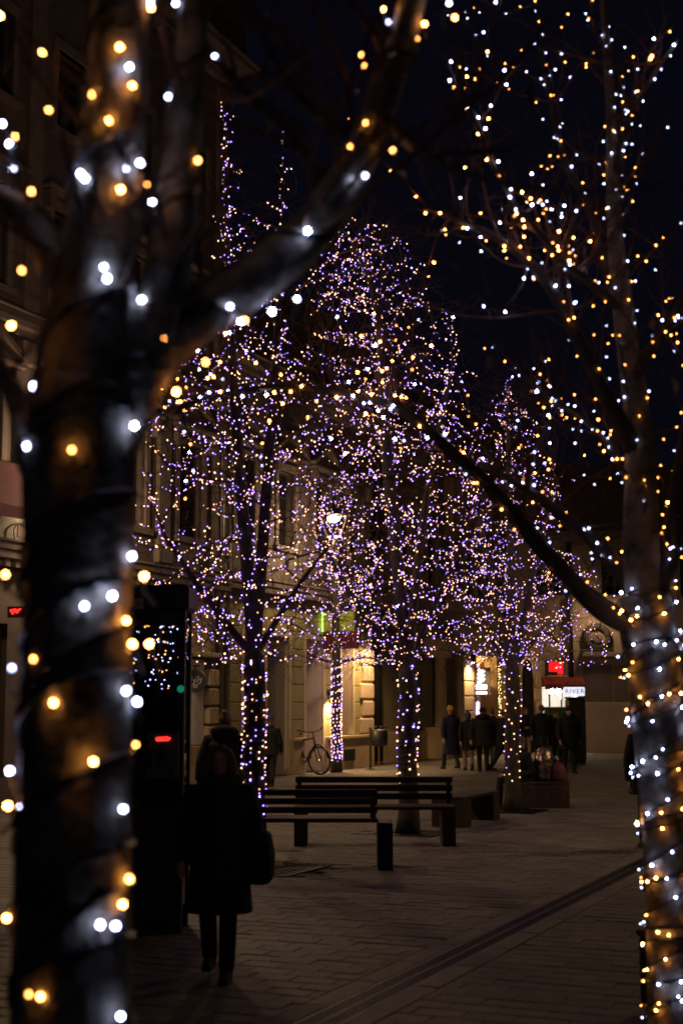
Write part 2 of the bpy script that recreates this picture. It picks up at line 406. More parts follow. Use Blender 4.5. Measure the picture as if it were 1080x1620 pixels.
def cornice(parent, s0, s1, z, m, out=.5, dent=True, name='cornice'):
    q = MB()
    for i, (zz, h, o) in enumerate(((0,.12,.12),(.12,.16,.26),(.28,.14,out),(.42,.06,out*1.12))): q.box(s0, s1, -o, .05, z+zz, z+zz+h, bev=.015)
    c = q.build(name, m, parent)
    if dent:
        d = MB(); x = s0+.1
        while x < s1-.2: d.box(x, x+.13, -.22, -.11, z-.02, z+.12); x += .3
        tag(d.build('dentils', m, c), kind='stuff')
def building(name, label, cat='building'):
    return thing(name, label, cat, (O.x, O.y, 0), ANG)
def gutterpipe(parent, s, z0, z1, r=.055, n=-.1, m=None):
    q = MB(); q.tube([(s, n, z0), (s, n, z1)], r, 10)
    z = z0+1
    while z < z1: q.tube([(s, n, z), (s, n, z+.06)], r*1.35, 10); q.box(s-.02, s+.02, n, .01, z+.01, z+.05); z += 2.1
    return q.build('drainpipe', m or M_zinc, parent, True)
def room_box(parent, s0, s1, z0, z1, n0, dep, m, name='interior'):
    q = MB(); e = .06
    q.box(s0, s1, n0+dep, n0+dep+e, z0, z1); q.box(s0-e, s0, n0, n0+dep, z0, z1); q.box(s1, s1+e, n0, n0+dep, z0, z1)
    q.box(s0-e, s1+e, n0, n0+dep, z1, z1+e); q.box(s0-e, s1+e, n0, n0+dep, z0-e, z0)
    return q.build(name, m, parent)
def shop_light(parent, loc, power, c=(1,.75,.45), r=.08):
    q = MB(); q.ell((0,0,0), (r,r,r), 10, 8); o = q.build('light_fitting', mat('fitting%d' % int(power*10+c[2]*100), (.9,.9,.85), .4, emit=(c, 25)), parent, True); o.location = loc
    l = bpy.data.lights.new('fitting_light', 'POINT'); l.energy = power; l.color = c; l.shadow_soft_size = .1
    lo = bpy.data.objects.new('fitting_light', l); col.objects.link(lo); lo.parent = parent; lo.location = (loc[0], loc[1]-.0, loc[2]-.2)

# --- building A: tall house, from behind the left trunk to the drainpipes
SA1 = s_of(348); SB1 = s_of(586.5); SC1 = s_of(720); SD0 = SC1; SD1 = s_of(822)
A = building('tall_house', 'tall pale brown town house with pediments, far left behind the thick trunk')
HA = 17.5
opsA = []; winA = []
for i in range(9):
    c = SA1-1.55-i*2.55
    for z0, z1 in ((5.6, 7.75), (9.6, 11.6), (13.3, 15.0)):
        opsA.append((c-.55, c+.55, z0, z1)); winA.append((c-.55, c+.55, z0, z1))
    if i in (2, 3, 5, 6, 8): opsA.append((c-.95, c+.95, .5, 3.3))
wmb = MB(); wall(wmb, -26, SA1, 0, HA, .4, opsA); wmb.box(-26, SA1, .4, 9, 0, .1); wmb.box(SA1-.4, SA1, .4, 9, .1, HA)
wmb.build('wall', M_brownwall_dim, A)
for i, w in enumerate(winA): window(A, *w, trim=M_trim_dim, ped=('tri' if 5 < w[2] < 6 else ('flat' if w[2] < 10 else None)))
for i in (2, 3, 5, 6, 8):
    c = SA1-1.55-i*2.55; window(A, c-.95, c+.95, .5, 3.3, n=.12)
cornice(A, -26, SA1+.02, 4.35, M_trim_dim, .3); cornice(A, -26, SA1+.02, 8.75, M_trim_dim, .22, False, 'string_course'); cornice(A, -26, SA1+.25, HA-.4, M_trim_dim, .75)
for i in range(10):
    c = SA1-.28-i*2.55
    q = MB(); q.box(c-.24, c+.24, -.1, .02, 4.93, 8.2, bev=.02); q.box(c-.3, c+.3, -.15, .02, 4.9, 5.2, bev=.02); q.box(c-.31, c+.31, -.16, .02, 8.2, 8.72, bev=.05); q.box(c-.24, c+.24, -.1, .02, 9.3, HA-.42); q.build('pilaster', M_trim_dim, A)
rf = MB(); rf.prism([(-26.2, HA), (SA1+.3, HA), (SA1+.1, HA+2.6), (-26, HA+2.6)], -.4, 5); rf.build('roof', M_roof, A)
# pale door panel, ledge and rusticated pier at the near end of house A
q = MB(); q.box(s_of(272), s_of(320), -.04, .0-.002, .9, z_at(s_of(310), 0, 1040)-.05, bev=.01); q.build('door_panel', M_white, A)
q = MB(); q.box(s_of(270), s_of(337), -.24, -.002, z_at(s_of(310),0,1040), z_at(s_of(310),0,1032), bev=.02); q.build('ledge', M_cream, A)
q = MB(); q.box(s_of(272), s_of(320), -.06, -.002, .0, .88, bev=.02); q.build('plinth', M_tan, A)
q = MB(); q.box(s_of(272), s_of(337), -.03, -.002, z_at(s_of(310),0,1032)+.02, 4.3); q.build('upper_panel', M_tan, A)
z = .05; k = 0
while z < z_at(s_of(310),0,1042)-.3:
    q = MB(); e = .05 if k % 2 else 0; q.box(s_of(321)+e, s_of(337), -.16, -.002, z, z+.40, bev=.035); q.build('stone', M_tan, A); z += .435; k += 1
gutterpipe(A, s_of(342), .1, HA-.5); 
# --- building B: olive house with deep white reveals
B = building('olive_house', 'low olive green house with quoins and pink white reveals, lit by a wall lamp')
HB = z_at(s_of(440), 0, 600)
gutterpipe(B, s_of(354), .1, HB-.3, .05)
zs = z_at(s_of(490), 0, 1166)                     # plinth top
def opn(xn, xf, zb, zt): return (s_of(xn), s_of(xf), zb, zt)
ztop = 3.55
opsB = [opn(383, 404, 0, ztop), opn(420, 455, 0, ztop), opn(482, 509, 0, ztop), opn(539, 556, zs, ztop-.1)]
upB = []
n_up = 4
for i in range(n_up):
    c = lerp(SA1, SB1, (i+.5)/n_up); upB.append((c-.5, c+.5, 5.9, 7.9))
opsB2 = opsB+upB
q = MB(); wall(q, SA1+.01, SB1, 0, 4.45, .62, opsB); q.build('wall', M_olive, B)
q = MB(); wall(q, SA1+.01, SB1, 4.45, HB, .62, upB); q.box(SB1-.5, SB1, .62, 8, 0, HB); q.build('upper_wall', M_brownwall_dim, B)
for (a, b, z0, z1) in upB: window(B, a, b, z0, z1, trim=M_trim_dim, ped='tri' if a < SB1-2.5 else 'flat')
for j, (a, b, z0, z1) in enumerate(opsB):
    q = MB(); q.box(b-.012, b-.001, .015, .60, z0+.02, z1-.01); q.box(a+.001, a+.012, .015, .60, z0+.02, z1-.01); q.box(a+.012, b-.012, .015, .6, z1-.012, z1-.001)
    q.build('reveal', M_pale, B)
    q = MB(); q.box(a+.012, b-.012, .56, .61, z0+.02, z1-.012); d = q.build('door', M_dark, B)
    q = MB(); w = .13; q.box(b+.001, b+w, -.05, .0-.002, z0+.02, z1+w); q.box(a-w, a-.001, -.05, -.002, z0+.02, z1+w); q.box(a-.001, b+.001, -.05, -.002, z1+.001, z1+w); q.build('door_surround', M_cream, B)
# plinth between the openings, then courses of stones
edges = [SA1+.2]+[v for o in opsB[:3] for v in (o[0]-.14, o[1]+.14)]+[SB1]
for a, b in zip(edges[::2], edges[1::2]):
    q = MB(); q.box(a, b, -.1, -.002, 0, zs-.1, bev=.01); q.build('plinth', M_tan, B)
    q = MB(); q.box(a, b, -.15, -.002, zs-.1, zs, bev=.02); q.build('plinth_cap', M_tan, B)
edges2 = [SA1+.2]+[v for o in opsB for v in (o[0]-.14, o[1]+.14)]+[s_of(568)]
for a, b in zip(edges2[::2], edges2[1::2]):
    z = zs+.01
    while z < ztop+.5:
        n_ = max(1, round((b-a)/1.1)); wd = (b-a)/n_
        for i in range(n_):
            q = MB(); q.box(a+i*wd+.008, a+(i+1)*wd-.008, -.035, -.002, z, z+.44, bev=.014); q.build('stone', M_olive, B)
        z += .46
z = zs+.01; k = 0
while z < 4.2:
    q = MB(); a = s_of(567)+(.22 if k % 2 else 0); q.box(a, SB1+.03, -.09, .3, z, z+.47, bev=.05); q.build('quoin', mat('quoin_stone', (.56,.44,.33), .8, var=.15, bump=.15), B); z += .50; k += 1
cornice(B, SA1+.01, SB1+.08, 4.45, M_trim_dim, .3, False, 'string_course'); cornice(B, SA1+.01, SB1+.2, HB-.45, M_trim_dim, .6)
rf = MB(); rf.prism([(SA1+.01, HB), (SB1+.3, HB), (SB1, HB+2.2), (SA1+.01, HB+2.2)], -.35, 5); rf.build('roof', M_roof, B)
# wall lamps
def wall_lamp(label, x, y, power, n0=-.035):
    wl = thing('wall_lamp', label, 'wall lamp', s2w(s_of(x), n0, z_at(s_of(x), n0, y)), ANG, 'black wall lamps shining down')
    wall_lamp_parts(wl, power); return wl
def wall_lamp_parts(wl, LPW):
    q = MB(); q.box(-.06,.06,-.02,0,-.14,.14, bev=.01); q.box(-.03,.03,-.14,-.02,-.02,.03); q.lathe([(.05,-.13),(.07,-.12),(.085,.15),(.07,.17)], 12, (0,-.16,0)); q.build('housing', M_black, wl)
    q = MB(); q.lathe([(.05,-.150),(.05,-.138)], 12, (0,-.16,0)); q.build('lens', mat('wall_lamp_lens', (.9,.8,.6), .3, emit=((1,.66,.28), 40)), wl)
    l = bpy.data.lights.new('wall_lamp_light', 'SPOT'); l.energy = LPW; l.color = (1,.62,.24); l.spot_size = R(150); l.spot_blend = .8; l.shadow_soft_size = .05
    lo = bpy.data.objects.new('wall_lamp_light', l); col.objects.link(lo); lo.parent = wl; lo.location = (0,-.16,-.17)
wall_lamp('small black wall lamp throwing a yellow cone onto the olive stones', 517, 1098, LPW)
wall_lamp('added black wall lamp brightening the orange pier by the warm shop window', 737, 1042, LPW*1.6, -.11)  # second lamp added only to brighten the pier and column
# dark blue canopy over the last bay, with two small downlights assumed under it to light the quoins
ca = thing('blue_canopy', 'dark blue canopy above the brightly lit quoins of the olive house', 'canopy', s2w(0, 0, 0), ANG)
a, b = s_of(536), s_of(584); zc = z_at(s_of(570), -.4, 1019); zt_ = z_at(s_of(560), 0, 930)
q = MB(); q.add([(a,-.1,zt_),(b,-.1,zt_),(b,-.95,zc+.12),(a,-.95,zc+.12),(a,-.1,zt_-.04),(b,-.1,zt_-.04),(b,-.95,zc+.08),(a,-.95,zc+.08)], [(0,1,2,3),(7,6,5,4),(0,3,7,4),(1,5,6,2),(3,2,6,7)])
q.build('canvas', mat('blue_canvas', (.012,.014,.03), .85, var=.2), ca)
q = MB(); q.box(a, b, -.97, -.94, zc-.16, zc+.11, bev=.01); q.build('valance', mat('blue_canvas', (0,0,0)), ca)
q = MB(); q.tube([(a+.03,-.1,zc),(a+.03,-.94,zc+.07)], .018, 6); q.build('arm', M_black, ca); q = MB(); q.tube([(b-.03,-.1,zc),(b-.03,-.94,zc+.07)], .018, 6); q.build('arm', M_black, ca)
for x in (lerp(a,b,.3), lerp(a,b,.8)):
    q = MB(); q.lathe([(.06,0),(.07,.1),(.05,.12)], 10, (x,-.72,zc+.14)); q.build('assumed_downlight', M_black, ca)
    l = bpy.data.lights.new('assumed_downlight_lamp', 'SPOT'); l.energy = LPC; l.color = (1,.60,.26); l.spot_size = R(165); l.spot_blend = .6; l.shadow_soft_size = .06
    lo = bpy.data.objects.new('assumed_downlight_lamp', l); col.objects.link(lo); lo.parent = ca; lo.location = (x,-.72,zc+.12)
# projecting shop boxes: green lit panel over a dark red blind
zt = z_at(s_of(500), -.6, 968)
t = thing('projecting_sign', 'lit yellow green sign board above a dark red board on the olive house', 'shop sign', s2w(s_of(507), 0, 0), ANG)
zg0, zg1, zr0 = z_at(s_of(500), -.4, 998), z_at(s_of(500), -.4, 967), z_at(s_of(500), -.4, 1026)
q = MB(); q.box(-.06,.06,-1.0,-.1,zg0,zg1, bev=.01); q.build('green_panel', mat('green_sign', (.3,.34,.05), .5, emit=((.42,.5,.05), .12)), t)
q = MB(); q.box(-.07,.07,-.1,-.06,zg0,zg1); q.build('light_tube', mat('green_tube', (.5,.9,.3), .4, emit=((.45,1,.12), 2.2)), t)
q = MB(); q.box(-.06,.06,-1.1,-.1,zr0,zg0-.03, bev=.01); q.build('red_panel', mat('red_sign', (.12,.012,.012), .5), t)
q = MB()
for z in (zr0+.05, zg1-.08): q.box(-.02,.02,-.1,-.0,z,z+.04)
q.build('bracket', M_black, t)

# --- building C: darker olive house set back a little, with column portal
C = building('dim_olive_house', 'dim olive house in shadow with a column portal and an arched doorway')
HC = z_at(s_of(640), 0, 700)
NB = .35
winC = [(s_of(663), s_of(676), 1.0, 3.1)]
portC = (s_of(699), s_of(716), 0, 3.7)
upC = [(c-.55, c+.55, 5.6, 7.7) for c in [lerp(SB1, SC1, (i+.5)/3) for i in range(3)]]
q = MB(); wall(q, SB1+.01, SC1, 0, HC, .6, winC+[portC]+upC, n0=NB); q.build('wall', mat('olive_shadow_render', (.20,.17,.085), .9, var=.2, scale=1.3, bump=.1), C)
for i, (a, b, z0, z1) in enumerate(upC):
    wo = window(C, a, b, z0, z1, n=NB+.2, lit=None)
    q = MB(); q.box(a-.3, b+.3, NB-.2, NB-.002, z1+.28, z1+.44, bev=.02); q.box(a-.15, a-.002, NB-.06, NB-.002, z0, z1+.2); q.box(b+.002, b+.15, NB-.06, NB-.002, z0, z1+.2); q.box(a-.15, b+.15, NB-.14, NB-.002, z0-.15, z0-.002); q.build('window_surround', M_trim_dim, wo)
window(C, *winC[0], n=NB+.25)
q = MB(); q.box(portC[0], portC[1], NB+.5, NB+.58, 0, 3.7); q.build('door', M_dark, C)
q = MB(); q.box(SB1+.02, portC[0]-.6, NB-.08, NB-.002, 0, .95, bev=.01); q.build('plinth', M_tan, C)
for xx in (692, 722):
    s = s_of(xx); q = MB()
    q.box(s-.3, s+.3, -.45, NB-.002, 0, 1.05, bev=.03); q.lathe([(.2,1.05),(.22,1.1),(.19,1.2),(.185,2.2),(.165,3.2),(.2,3.26),(.2,3.34)], 16, (s, -.1, 0)); q.box(s-.28, s+.28, -.4, NB-.002, 3.34, 3.6, bev=.03); q.build('column', M_tan, C)
q = MB(); q.box(s_of(692)-.35, s_of(722)+.35, -.5, NB-.002, 3.6, 4.0, bev=.03); q.build('portal_lintel', M_tan, C)
gutterpipe(C, s_of(606), .1, HC-.3, .07, NB-.1, M_black); gutterpipe(C, s_of(614), .1, HC-.3, .07, NB-.1, M_black)
cornice(C, SB1+.02, SC1+.1, HC-.45, M_trim_dim, .6); cornice(C, SB1+.02, SC1+.02, 4.5, M_trim_dim, .3, False, 'string_course')
rf = MB(); rf.prism([(SB1+.02, HC), (SC1+.3, HC), (SC1, HC+2.0), (SB1+.2, HC+2.0)], 0, 5); rf.build('roof', M_roof, C)
bd = thing('notice_board', 'dark upright board on the wall beside the column portal', 'board', s2w(s_of(665), NB-.1, .75), ANG)
q = MB(); q.box(-.35,.35,-.04,.04,0,1.35, bev=.01); q.build('panel', M_dark, bd); q = MB(); q.box(-.38,.38,-.06,.06,-.05,-.002); q.box(-.05,.05,.04,.1,.2,1.1); q.build('frame', M_black, bd)
# small lit signs in the window of C
t = thing('window_sign', 'narrow strip of glowing pinkish signs in the dim olive house window', 'lit sign', s2w(s_of(668), NB-.04, 0), ANG)
for y0, y1 in ((1110, 1118), (1122, 1124), (1127, 1132), (1134, 1136)):
    za, zb = z_at(s_of(668), NB, y1), z_at(s_of(668), NB, y0)
    q = MB(); q.box(-.17,.17,-.03,-.0,za,zb, bev=.005); q.build('lit_panel', mat('pink_lit', (.8,.5,.4), .4, emit=((1,.5,.3), 1.3)), t)
q = MB(); q.box(-.2,.2,.0,.02,z_at(s_of(668),NB,1138),z_at(s_of(668),NB,1106)); q.build('back_panel', M_black, t)

# --- building D: shops, farther up the street
Dh = building('shop_house', 'brown shop house with lit windows and a red canopy, up the street')
HD = z_at(s_of(800), 0, 775)
def so(a, b): return (s_of(a), s_of(b))
bay1 = (*so(754, 786), .35, 3.55); bay2 = (*so(788, 800), 0, 3.5)
upD = [(c-.6, c+.6, 5.6, 7.6) for c in [lerp(SD0, SD1, (i+.5)/7) for i in range(5)]]
q = MB(); wall(q, SD0+.01, SD1+1, 0, HD, .5, [bay1, bay2]+upD); q.build('wall', mat('ochre_render', (.30,.22,.13), .9, var=.2, scale=1.3, bump=.1), Dh)
for w in upD: window(Dh, *w, trim=M_trim_dim, ped='flat')
cornice(Dh, SD0+.02, SD1+1, HD-.45, M_trim_dim, .6); cornice(Dh, SD0+.02, SD1+1, 4.5, M_trim_dim, .3, False, 'string_course')
rf = MB(); rf.prism([(SD0+.02, HD), (SD1+1, HD), (SD1+1, HD+2.2), (SD0+.2, HD+2.2)], -.3, 5); rf.build('roof', M_roof, Dh)
# pier stones lit orange
z = .02; k = 0
while z < 3.9:
    q = MB(); a, b = so(728, 746); q.box(a+(.15 if k % 2 else 0), b, -.1, -.002, z, z+.5, bev=.03); q.build('stone', M_tan, Dh); z += .52; k += 1
# lit rooms
room_box(Dh, bay1[0], bay1[1], bay1[2], bay1[3], .52, 1.6, mat('shop_wall_warm', (.55,.38,.18), .8))
room_box(Dh, bay2[0], bay2[1], .02, bay2[3], .52, .5, M_dark)
shop_light(Dh, (lerp(bay1[0], bay1[1], .45), 1.2, 3.2), LS1, (1,.62,.22))
# shelves and goods in the warm shop window
sh = thing('display_shelf', 'shelves of small bottles glowing in the warm shop window', 'shelf', s2w(lerp(bay1[0], bay1[1], .62), .75, 0), ANG)
w_ = (bay1[1]-bay1[0])*.30
q = MB()
for sx in (-w_, w_): q.box(sx-.03, sx+.03, -.15, .3, .35, 3.3)
q.build('side_panel', M_white, sh)
gm = [mat('goods%d' % i, c, .4, emit=(c, .9)) for i, c in enumerate(((1,.75,.35),(1,.9,.7),(.9,.5,.25),(.8,.8,1)))]  # bottles emit their own colour, standing in for shop light on them
for k in range(8):
    z = .8+k*.31
    q = MB(); q.box(-w_+.03, w_-.03, -.15, .3, z-.02, z); q.build('shelf', M_dark, sh)
    for i in range(6):
        x = lerp(-w_+.1, w_-.1, i/5); h = random.uniform(.1,.2); q = MB(); q.lathe([(.045,0),(.045,h*.6),(.018,h*.75),(.018,h)], 8, (x, random.uniform(-.08,.1), z)); q.build('bottle', random.choice(gm), sh)
vs = thing('vertical_sign', 'narrow lit white sign with a tall symbol at the warm shop window', 'lit sign', s2w(s_of(747), -.35, 0), ANG)
gw = mat('white_lit', (.8,.8,.9), .4, emit=((.85,.75,1), 3)); gp = mat('lilac_lit', (.8,.7,.9), .4, emit=((.75,.5,1), 2))
q = MB(); q.box(-.03,.03,-.32,.32,z_at(s_of(747),-.35,1100),z_at(s_of(747),-.35,1056)); q.build('back_panel', M_dark, vs)
for y0, y1, w in ((1083, 1090.5, .2), (1094, 1098, .2)):
    q = MB(); q.box(-.045,-.031,-w,w,z_at(s_of(747),-.35,y1),z_at(s_of(747),-.35,y0), bev=.004); q.build('lit_panel', gw, vs)
q = MB(); za, zb = z_at(s_of(747),-.35,1080.5), z_at(s_of(747),-.35,1060)
pts = [(-.05, .14*math.sin(k*1.25), lerp(za, zb, k/16)) for k in range(17)]; q.tube(pts, .035, 6); q.tube([(-.05,.1,za),(-.05,-.1,lerp(za,zb,.3)),(-.05,.1,lerp(za,zb,.55)),(-.05,-.08,zb)], .035, 6); q.build('symbol', gw, vs)
q = MB(); q.tube([(0,.3,z_at(s_of(747),-.35,1070)),(0,.38,z_at(s_of(747),-.35,1070))], .02, 6); q.build('bracket', M_black, vs)
t = thing('lit_strip', 'column of pinkish glowing blobs at the edge of the warm shop window', 'lit sign', s2w(s_of(751), -.1, 0), ANG)
q = MB()
for k in range(5): q.ell((0,0,z_at(s_of(751),-.1,1113+k*5)), (.08,.08,.085), 8, 6)
q.build('globe', gp, t, True); q = MB(); q.box(-.02,.02,.0,.1,z_at(s_of(751),-.1,1140),z_at(s_of(751),-.1,1108)); q.build('rail', M_black, t)
# curtain of small lights
t = thing('light_curtain', 'curtain of tiny warm lights hanging in the shop opening behind the farthest trunk', 'fairy lights', s2w(lerp(*bay2[:2], .5), .1, 0), ANG)
cb, wr = MB(), MB(); hw = (bay2[1]-bay2[0])/2
for i in range(9):
    x = lerp(-hw+.08, hw-.08, i/8); zb = random.uniform(.7, 1.5); wr.tube([(x,.1,zb),(x,.1,3.4)], .004, 3)
    z = zb
    while z < 3.35: cb.ell((x+random.uniform(-.06,.06), .1+random.uniform(-.04,.02), z), (.014,.014,.014), 6, 4); z += random.uniform(.09,.2)
tag(cb.build('bulbs', mat('curtain_bulb', (.9,.8,.5), .4, emit=((1,.72,.32), 7)), t), kind='stuff'); wr.build('wire', M_cable, t)
# --- building E: pale house facing the camera at the end of the view, with a small shop
YE = 54.0
def ex(x): return at(x, 1112, YE).x-XE0
XE0 = at(825, 1112, YE).x
E = thing('end_house', 'pale end house facing down the street with an arched door and a white lit shop', 'building', (XE0, YE, 0), 0)
def ez(y): return at(900, y, YE).z
HE = ez(846)
M_pink = mat('pinkish_render', (.27,.205,.165), .9, var=.12, scale=.8, bump=.12)
arch = (ex(826), ex(845), 0, ez(1040)); bay3 = (ex(857), ex(914), .5, ez(1087))
opsE = [(ex(955)+i*3.0, ex(955)+1.1+i*3.0, 5.9, 7.6) for i in range(4)]+[(ex(850), ex(850)+1.0, 5.9, 7.6)]
q = MB(); wall(q, -.3, 20, 0, HE, .5, opsE+[arch, bay3]); q.box(-.3, .15, .5, 12, 0, HE); q.build('wall', M_pink, E)
for w in opsE: window(E, *w, trim=M_trim_dim)
q = MB(); q.box(ex(921), 20, -.35, -.002, ez(1040), ez(1032), bev=.03); q.build('ledge', M_trim_dim, E)
q = MB(); q.box(ex(919.5), 20, -.10, -.002, 0, ez(1111), bev=.02); q.build('plinth', mat('pale_plaster', (.42,.34,.28), .9, var=.1, scale=.8, bump=.12), E)
q = MB(); q.box(ex(923), ex(968), -.03, -.002, ez(1110), ez(1052), bev=.01); q.build('wall_panel', M_trim_dim, E)
q = MB(); q.box(ex(971), ex(1030), -.03, -.002, ez(1110), ez(1052), bev=.01); q.build('wall_panel', M_trim_dim, E)
rf = MB(); rf.prism([(-.8, HE), (20, HE), (20, HE+2.6), (1.6, HE+2.6)], -.4, 6); rf.build('roof', M_roof, E)
cornice(E, -.4, 20, HE-.4, M_trim_dim, .5, False)
gutterpipe(E, ex(903), ez(1087)+.3, HE-.3, .1, -.15, M_black)
a, b = arch[0], arch[1]; c = (a+b)/2; r = (b-a)/2; zt = arch[3]; poly = [(a, zt)]+[(c-r*math.cos(math.pi*k/12), zt-.75+.7*math.sin(math.pi*k/12)) for k in range(13)]+[(b, zt)]
hl = len(poly)//2; q = MB()
for pl in (poly[:hl+1]+[(c, zt)], [(c, zt)]+poly[hl:]): q.prism(pl, .04, .4)
q.build('arch', M_pale, E)
q = MB(); q.box(a, b, .4, .46, 0, zt); q.build('door', M_dark, E)
z = .02; k = 0
while z < ez(1072)-.3:
    q = MB(); q.box(ex(845)+(.06 if k % 2 else 0), ex(856), -.10, -.002, z, z+.46, bev=.03); q.build('stone', M_pale, E); z += .48; k += 1
for k, (xa, xb) in enumerate(((846,858),(858.5,868),(868.5,892),(892.5,898))):
    q = MB(); q.box(ex(xa), ex(xb), -.07, -.002, ez(1068), ez(1046), bev=.02); q.build('stone', M_pale, E)
q = MB(); q.box(ex(852), ex(899), -.16, -.002, ez(1070.5), ez(1068.6), bev=.01); q.build('string_course', M_pale, E)
room_box(E, bay3[0], bay3[1], bay3[2], bay3[3], .52, 1.6, mat('shop_wall_white', (.7,.68,.66), .8))
q = MB()
for x in (ex(870), ex(889)): q.box(x-.03, x+.03, .2, .26, bay3[2], bay3[3])
q.build('window_bars', M_dark, E)
shop_light(E, (ex(876), .75, ez(1093)), LS3, (1,.93,.82), .12); shop_light(E, (ex(886), .35, ez(1094)), LS3, (1,.82,.6), .13)
t = thing('red_square_sign', 'glowing red square sign above the dark red canopy', 'lit sign', (XE0+ex(879), YE-.12, ez(1057)), 0)
q = MB(); q.box(-.30,.30,.0,.09,-.27,.27, bev=.02); q.box(-.42,-.302,-.1,.09,-.3,.3, bev=.02); q.build('housing', M_dark, t)
q = MB(); q.prism([(-.27,-.14),(.06,-.14),(.06,-.23),(.27,-.23),(.27,.24),(-.27,.24)], -.03, -.002); q.build('lit_panel', mat('red_lit', (.8,.02,.01), .4, emit=((1,.012,.01), 1.1)), t)
aw = thing('shop_canopy', 'dark red canopy over the white lit shop window', 'canopy', (XE0, YE, 0), 0)
s0, s1 = ex(855), ex(919); za, zb = ez(1071), at(880, 1083, YE-1.1).z
q = MB(); q.add([(s0,-.17,za),(s1,-.17,za),(s1,-1.1,zb),(s0,-1.1,zb),(s0,-.17,za-.03),(s1,-.17,za-.03),(s1,-1.1,zb-.03),(s0,-1.1,zb-.03)], [(0,1,2,3),(7,6,5,4),(0,3,7,4),(1,5,6,2),(3,2,6,7)])
q.build('blind', mat('red_canvas', (.2,.02,.015), .85, var=.2), aw)
for k in range(10):
    q = MB(); w = (s1-s0)/10; x = s0+(k+.5)*w; q.box(x-w/2+.01, x+w/2-.01, -1.125, -1.101, zb-.17, zb-.0, bev=.006); q.build('valance', mat('red_canvas', (0,0,0)), aw)
rv = thing('shop_sign', 'white lit sign reading RIVER hanging under the red canopy', 'lit sign', at(907.5, 1094, 51.5), 0.0)
q = MB(); q.box(-.37,.37,-.05,.05,-.155,.155, bev=.02); q.build('lit_panel', mat('river_panel', (.85,.85,.9), .4, emit=((.80,.82,1), 1.15)), rv)
o = link('lettering', text_mesh('RIVER', .25, .006, 1.12), mat('river_text', (.03,.03,.12), .5), rv); o.rotation_euler = (R(90), 0, 0); o.location = (0.01, -.058, 0)
q = MB(); q.tube([(-.25,0,.15),(-.25,0,.32)], .012, 5); q.tube([(.25,0,.15),(.25,0,.32)], .012, 5); q.tube([(-.3,0,.32),(.3,0,.32)], .015, 6); q.tube([(0,0,.32),(0,2.4,.32)], .02, 6); q.build('hanger', M_black, rv)
t = thing('window_display', 'jumble of white and lilac goods in the white lit shop window', 'display', (XE0+(bay3[0]+bay3[1])/2, YE+.75, 0), 0)
for k in range(16):
    q = MB(); x = random.uniform(-.42,.42)*(bay3[1]-bay3[0]); h = random.uniform(.2,.8); q.box(x-.07, x+.07, -.15, .15, .9, .9+h, bev=.02); q.build('packet', mat('packet%d' % (k % 4), ((.7,.6,.8),(.6,.3,.2),(.2,.25,.5),(.8,.8,.75))[k % 4], .5), t)
q = MB(); q.box(-(bay3[1]-bay3[0])*.47, (bay3[1]-bay3[0])*.47, -.3, .3, .82, .895); q.build('counter', M_dark, t)
kp = at(909, 1112, 45.0)
t = thing('dark_kiosk', 'tall dark cabinet standing behind the group beside the pale wall', 'kiosk', (kp.x, 45.0, 0), 0.1)
q = MB(); q.box(-.26,.26,-.25,.25,.06,1.98, bev=.05); q.build('cabinet', M_black, t); q = MB(); q.box(-.28,.28,-.27,.27,1.98,2.03, bev=.02); q.build('top', M_black, t); q = MB(); q.box(-.24,.24,-.23,.23,0,.06); q.build('base', M_iron, t)
kp = at(884, 1112, 47.5)
t = thing('green_stand', 'green striped stand in front of the white lit shop window', 'stand', (kp.x, 47.5, 0), 0)
q = MB(); q.box(-.5,.45,-.05,.05,.1,1.72, bev=.01); q.build('panel', mat('stall_green', (.07,.16,.02), .5, var=.5, scale=3), t); q = MB(); q.box(-.45,-.4,-.25,.25,0,.1); q.box(.35,.4,-.25,.25,0,.1); q.build('foot', M_black, t)
u = thing('stone_wreath', 'dark round stone wreath standing on the ledge of the pale end house', 'ornament', (XE0+ex(945), YE-.17, ez(1032)+.004), 0)
q = MB(); n_ = 20; q.tube([(.42*math.cos(2*math.pi*k/n_), 0, .56+.42*math.sin(2*math.pi*k/n_)) for k in range(n_+1)], .12, 8); q.build('ring', mat('dark_stone', (.03,.026,.024), .95), u, True)  # ring in a darker, matte stone than the medallion
q = MB(); q.ell((0,.02,.53), (.2,.09,.24), 12, 8); q.build('medallion', M_trim_dim, u, True)
q = MB(); q.box(-.6,.6,-.12,.12,0,.1, bev=.02); q.build('base', M_dark, u)

# --- signs on the far left of house A: fascia with ring letter, awning, red neon
fs = thing('shop_fascia', 'dark shop fascia with a thin metal ring letter O at the left edge', 'shop sign', s2w(s_of(17), -.05, 0), ANG)
zc = z_at(s_of(17), -.15, 845)
q = MB(); q.box(-2.6, 1.6, -.09, .0-.05, zc-.55, zc+.42, bev=.02); q.build('board', M_dark, fs)
q = MB(); q.tube([(.34*math.cos(k*math.pi/12), -.16, .23*math.sin(k*math.pi/12)*1.0) for k in range(25)], .014, 6); o = q.build('letter', M_steel, fs, True); o.location = (0, 0, zc)
o = link('lettering', text_mesh('M', .6, .01), M_steel, fs); o.rotation_euler = (R(90), 0, 0); o.location = (-1.3, -.11, zc)
a2 = thing('window_awning', 'faded pink awning above the dark fascia at the left edge', 'awning', s2w(s_of(2), -.05, 0), ANG)
z0, z1 = z_at(s_of(10), -.7, 812), z_at(s_of(10), -.05, 735)
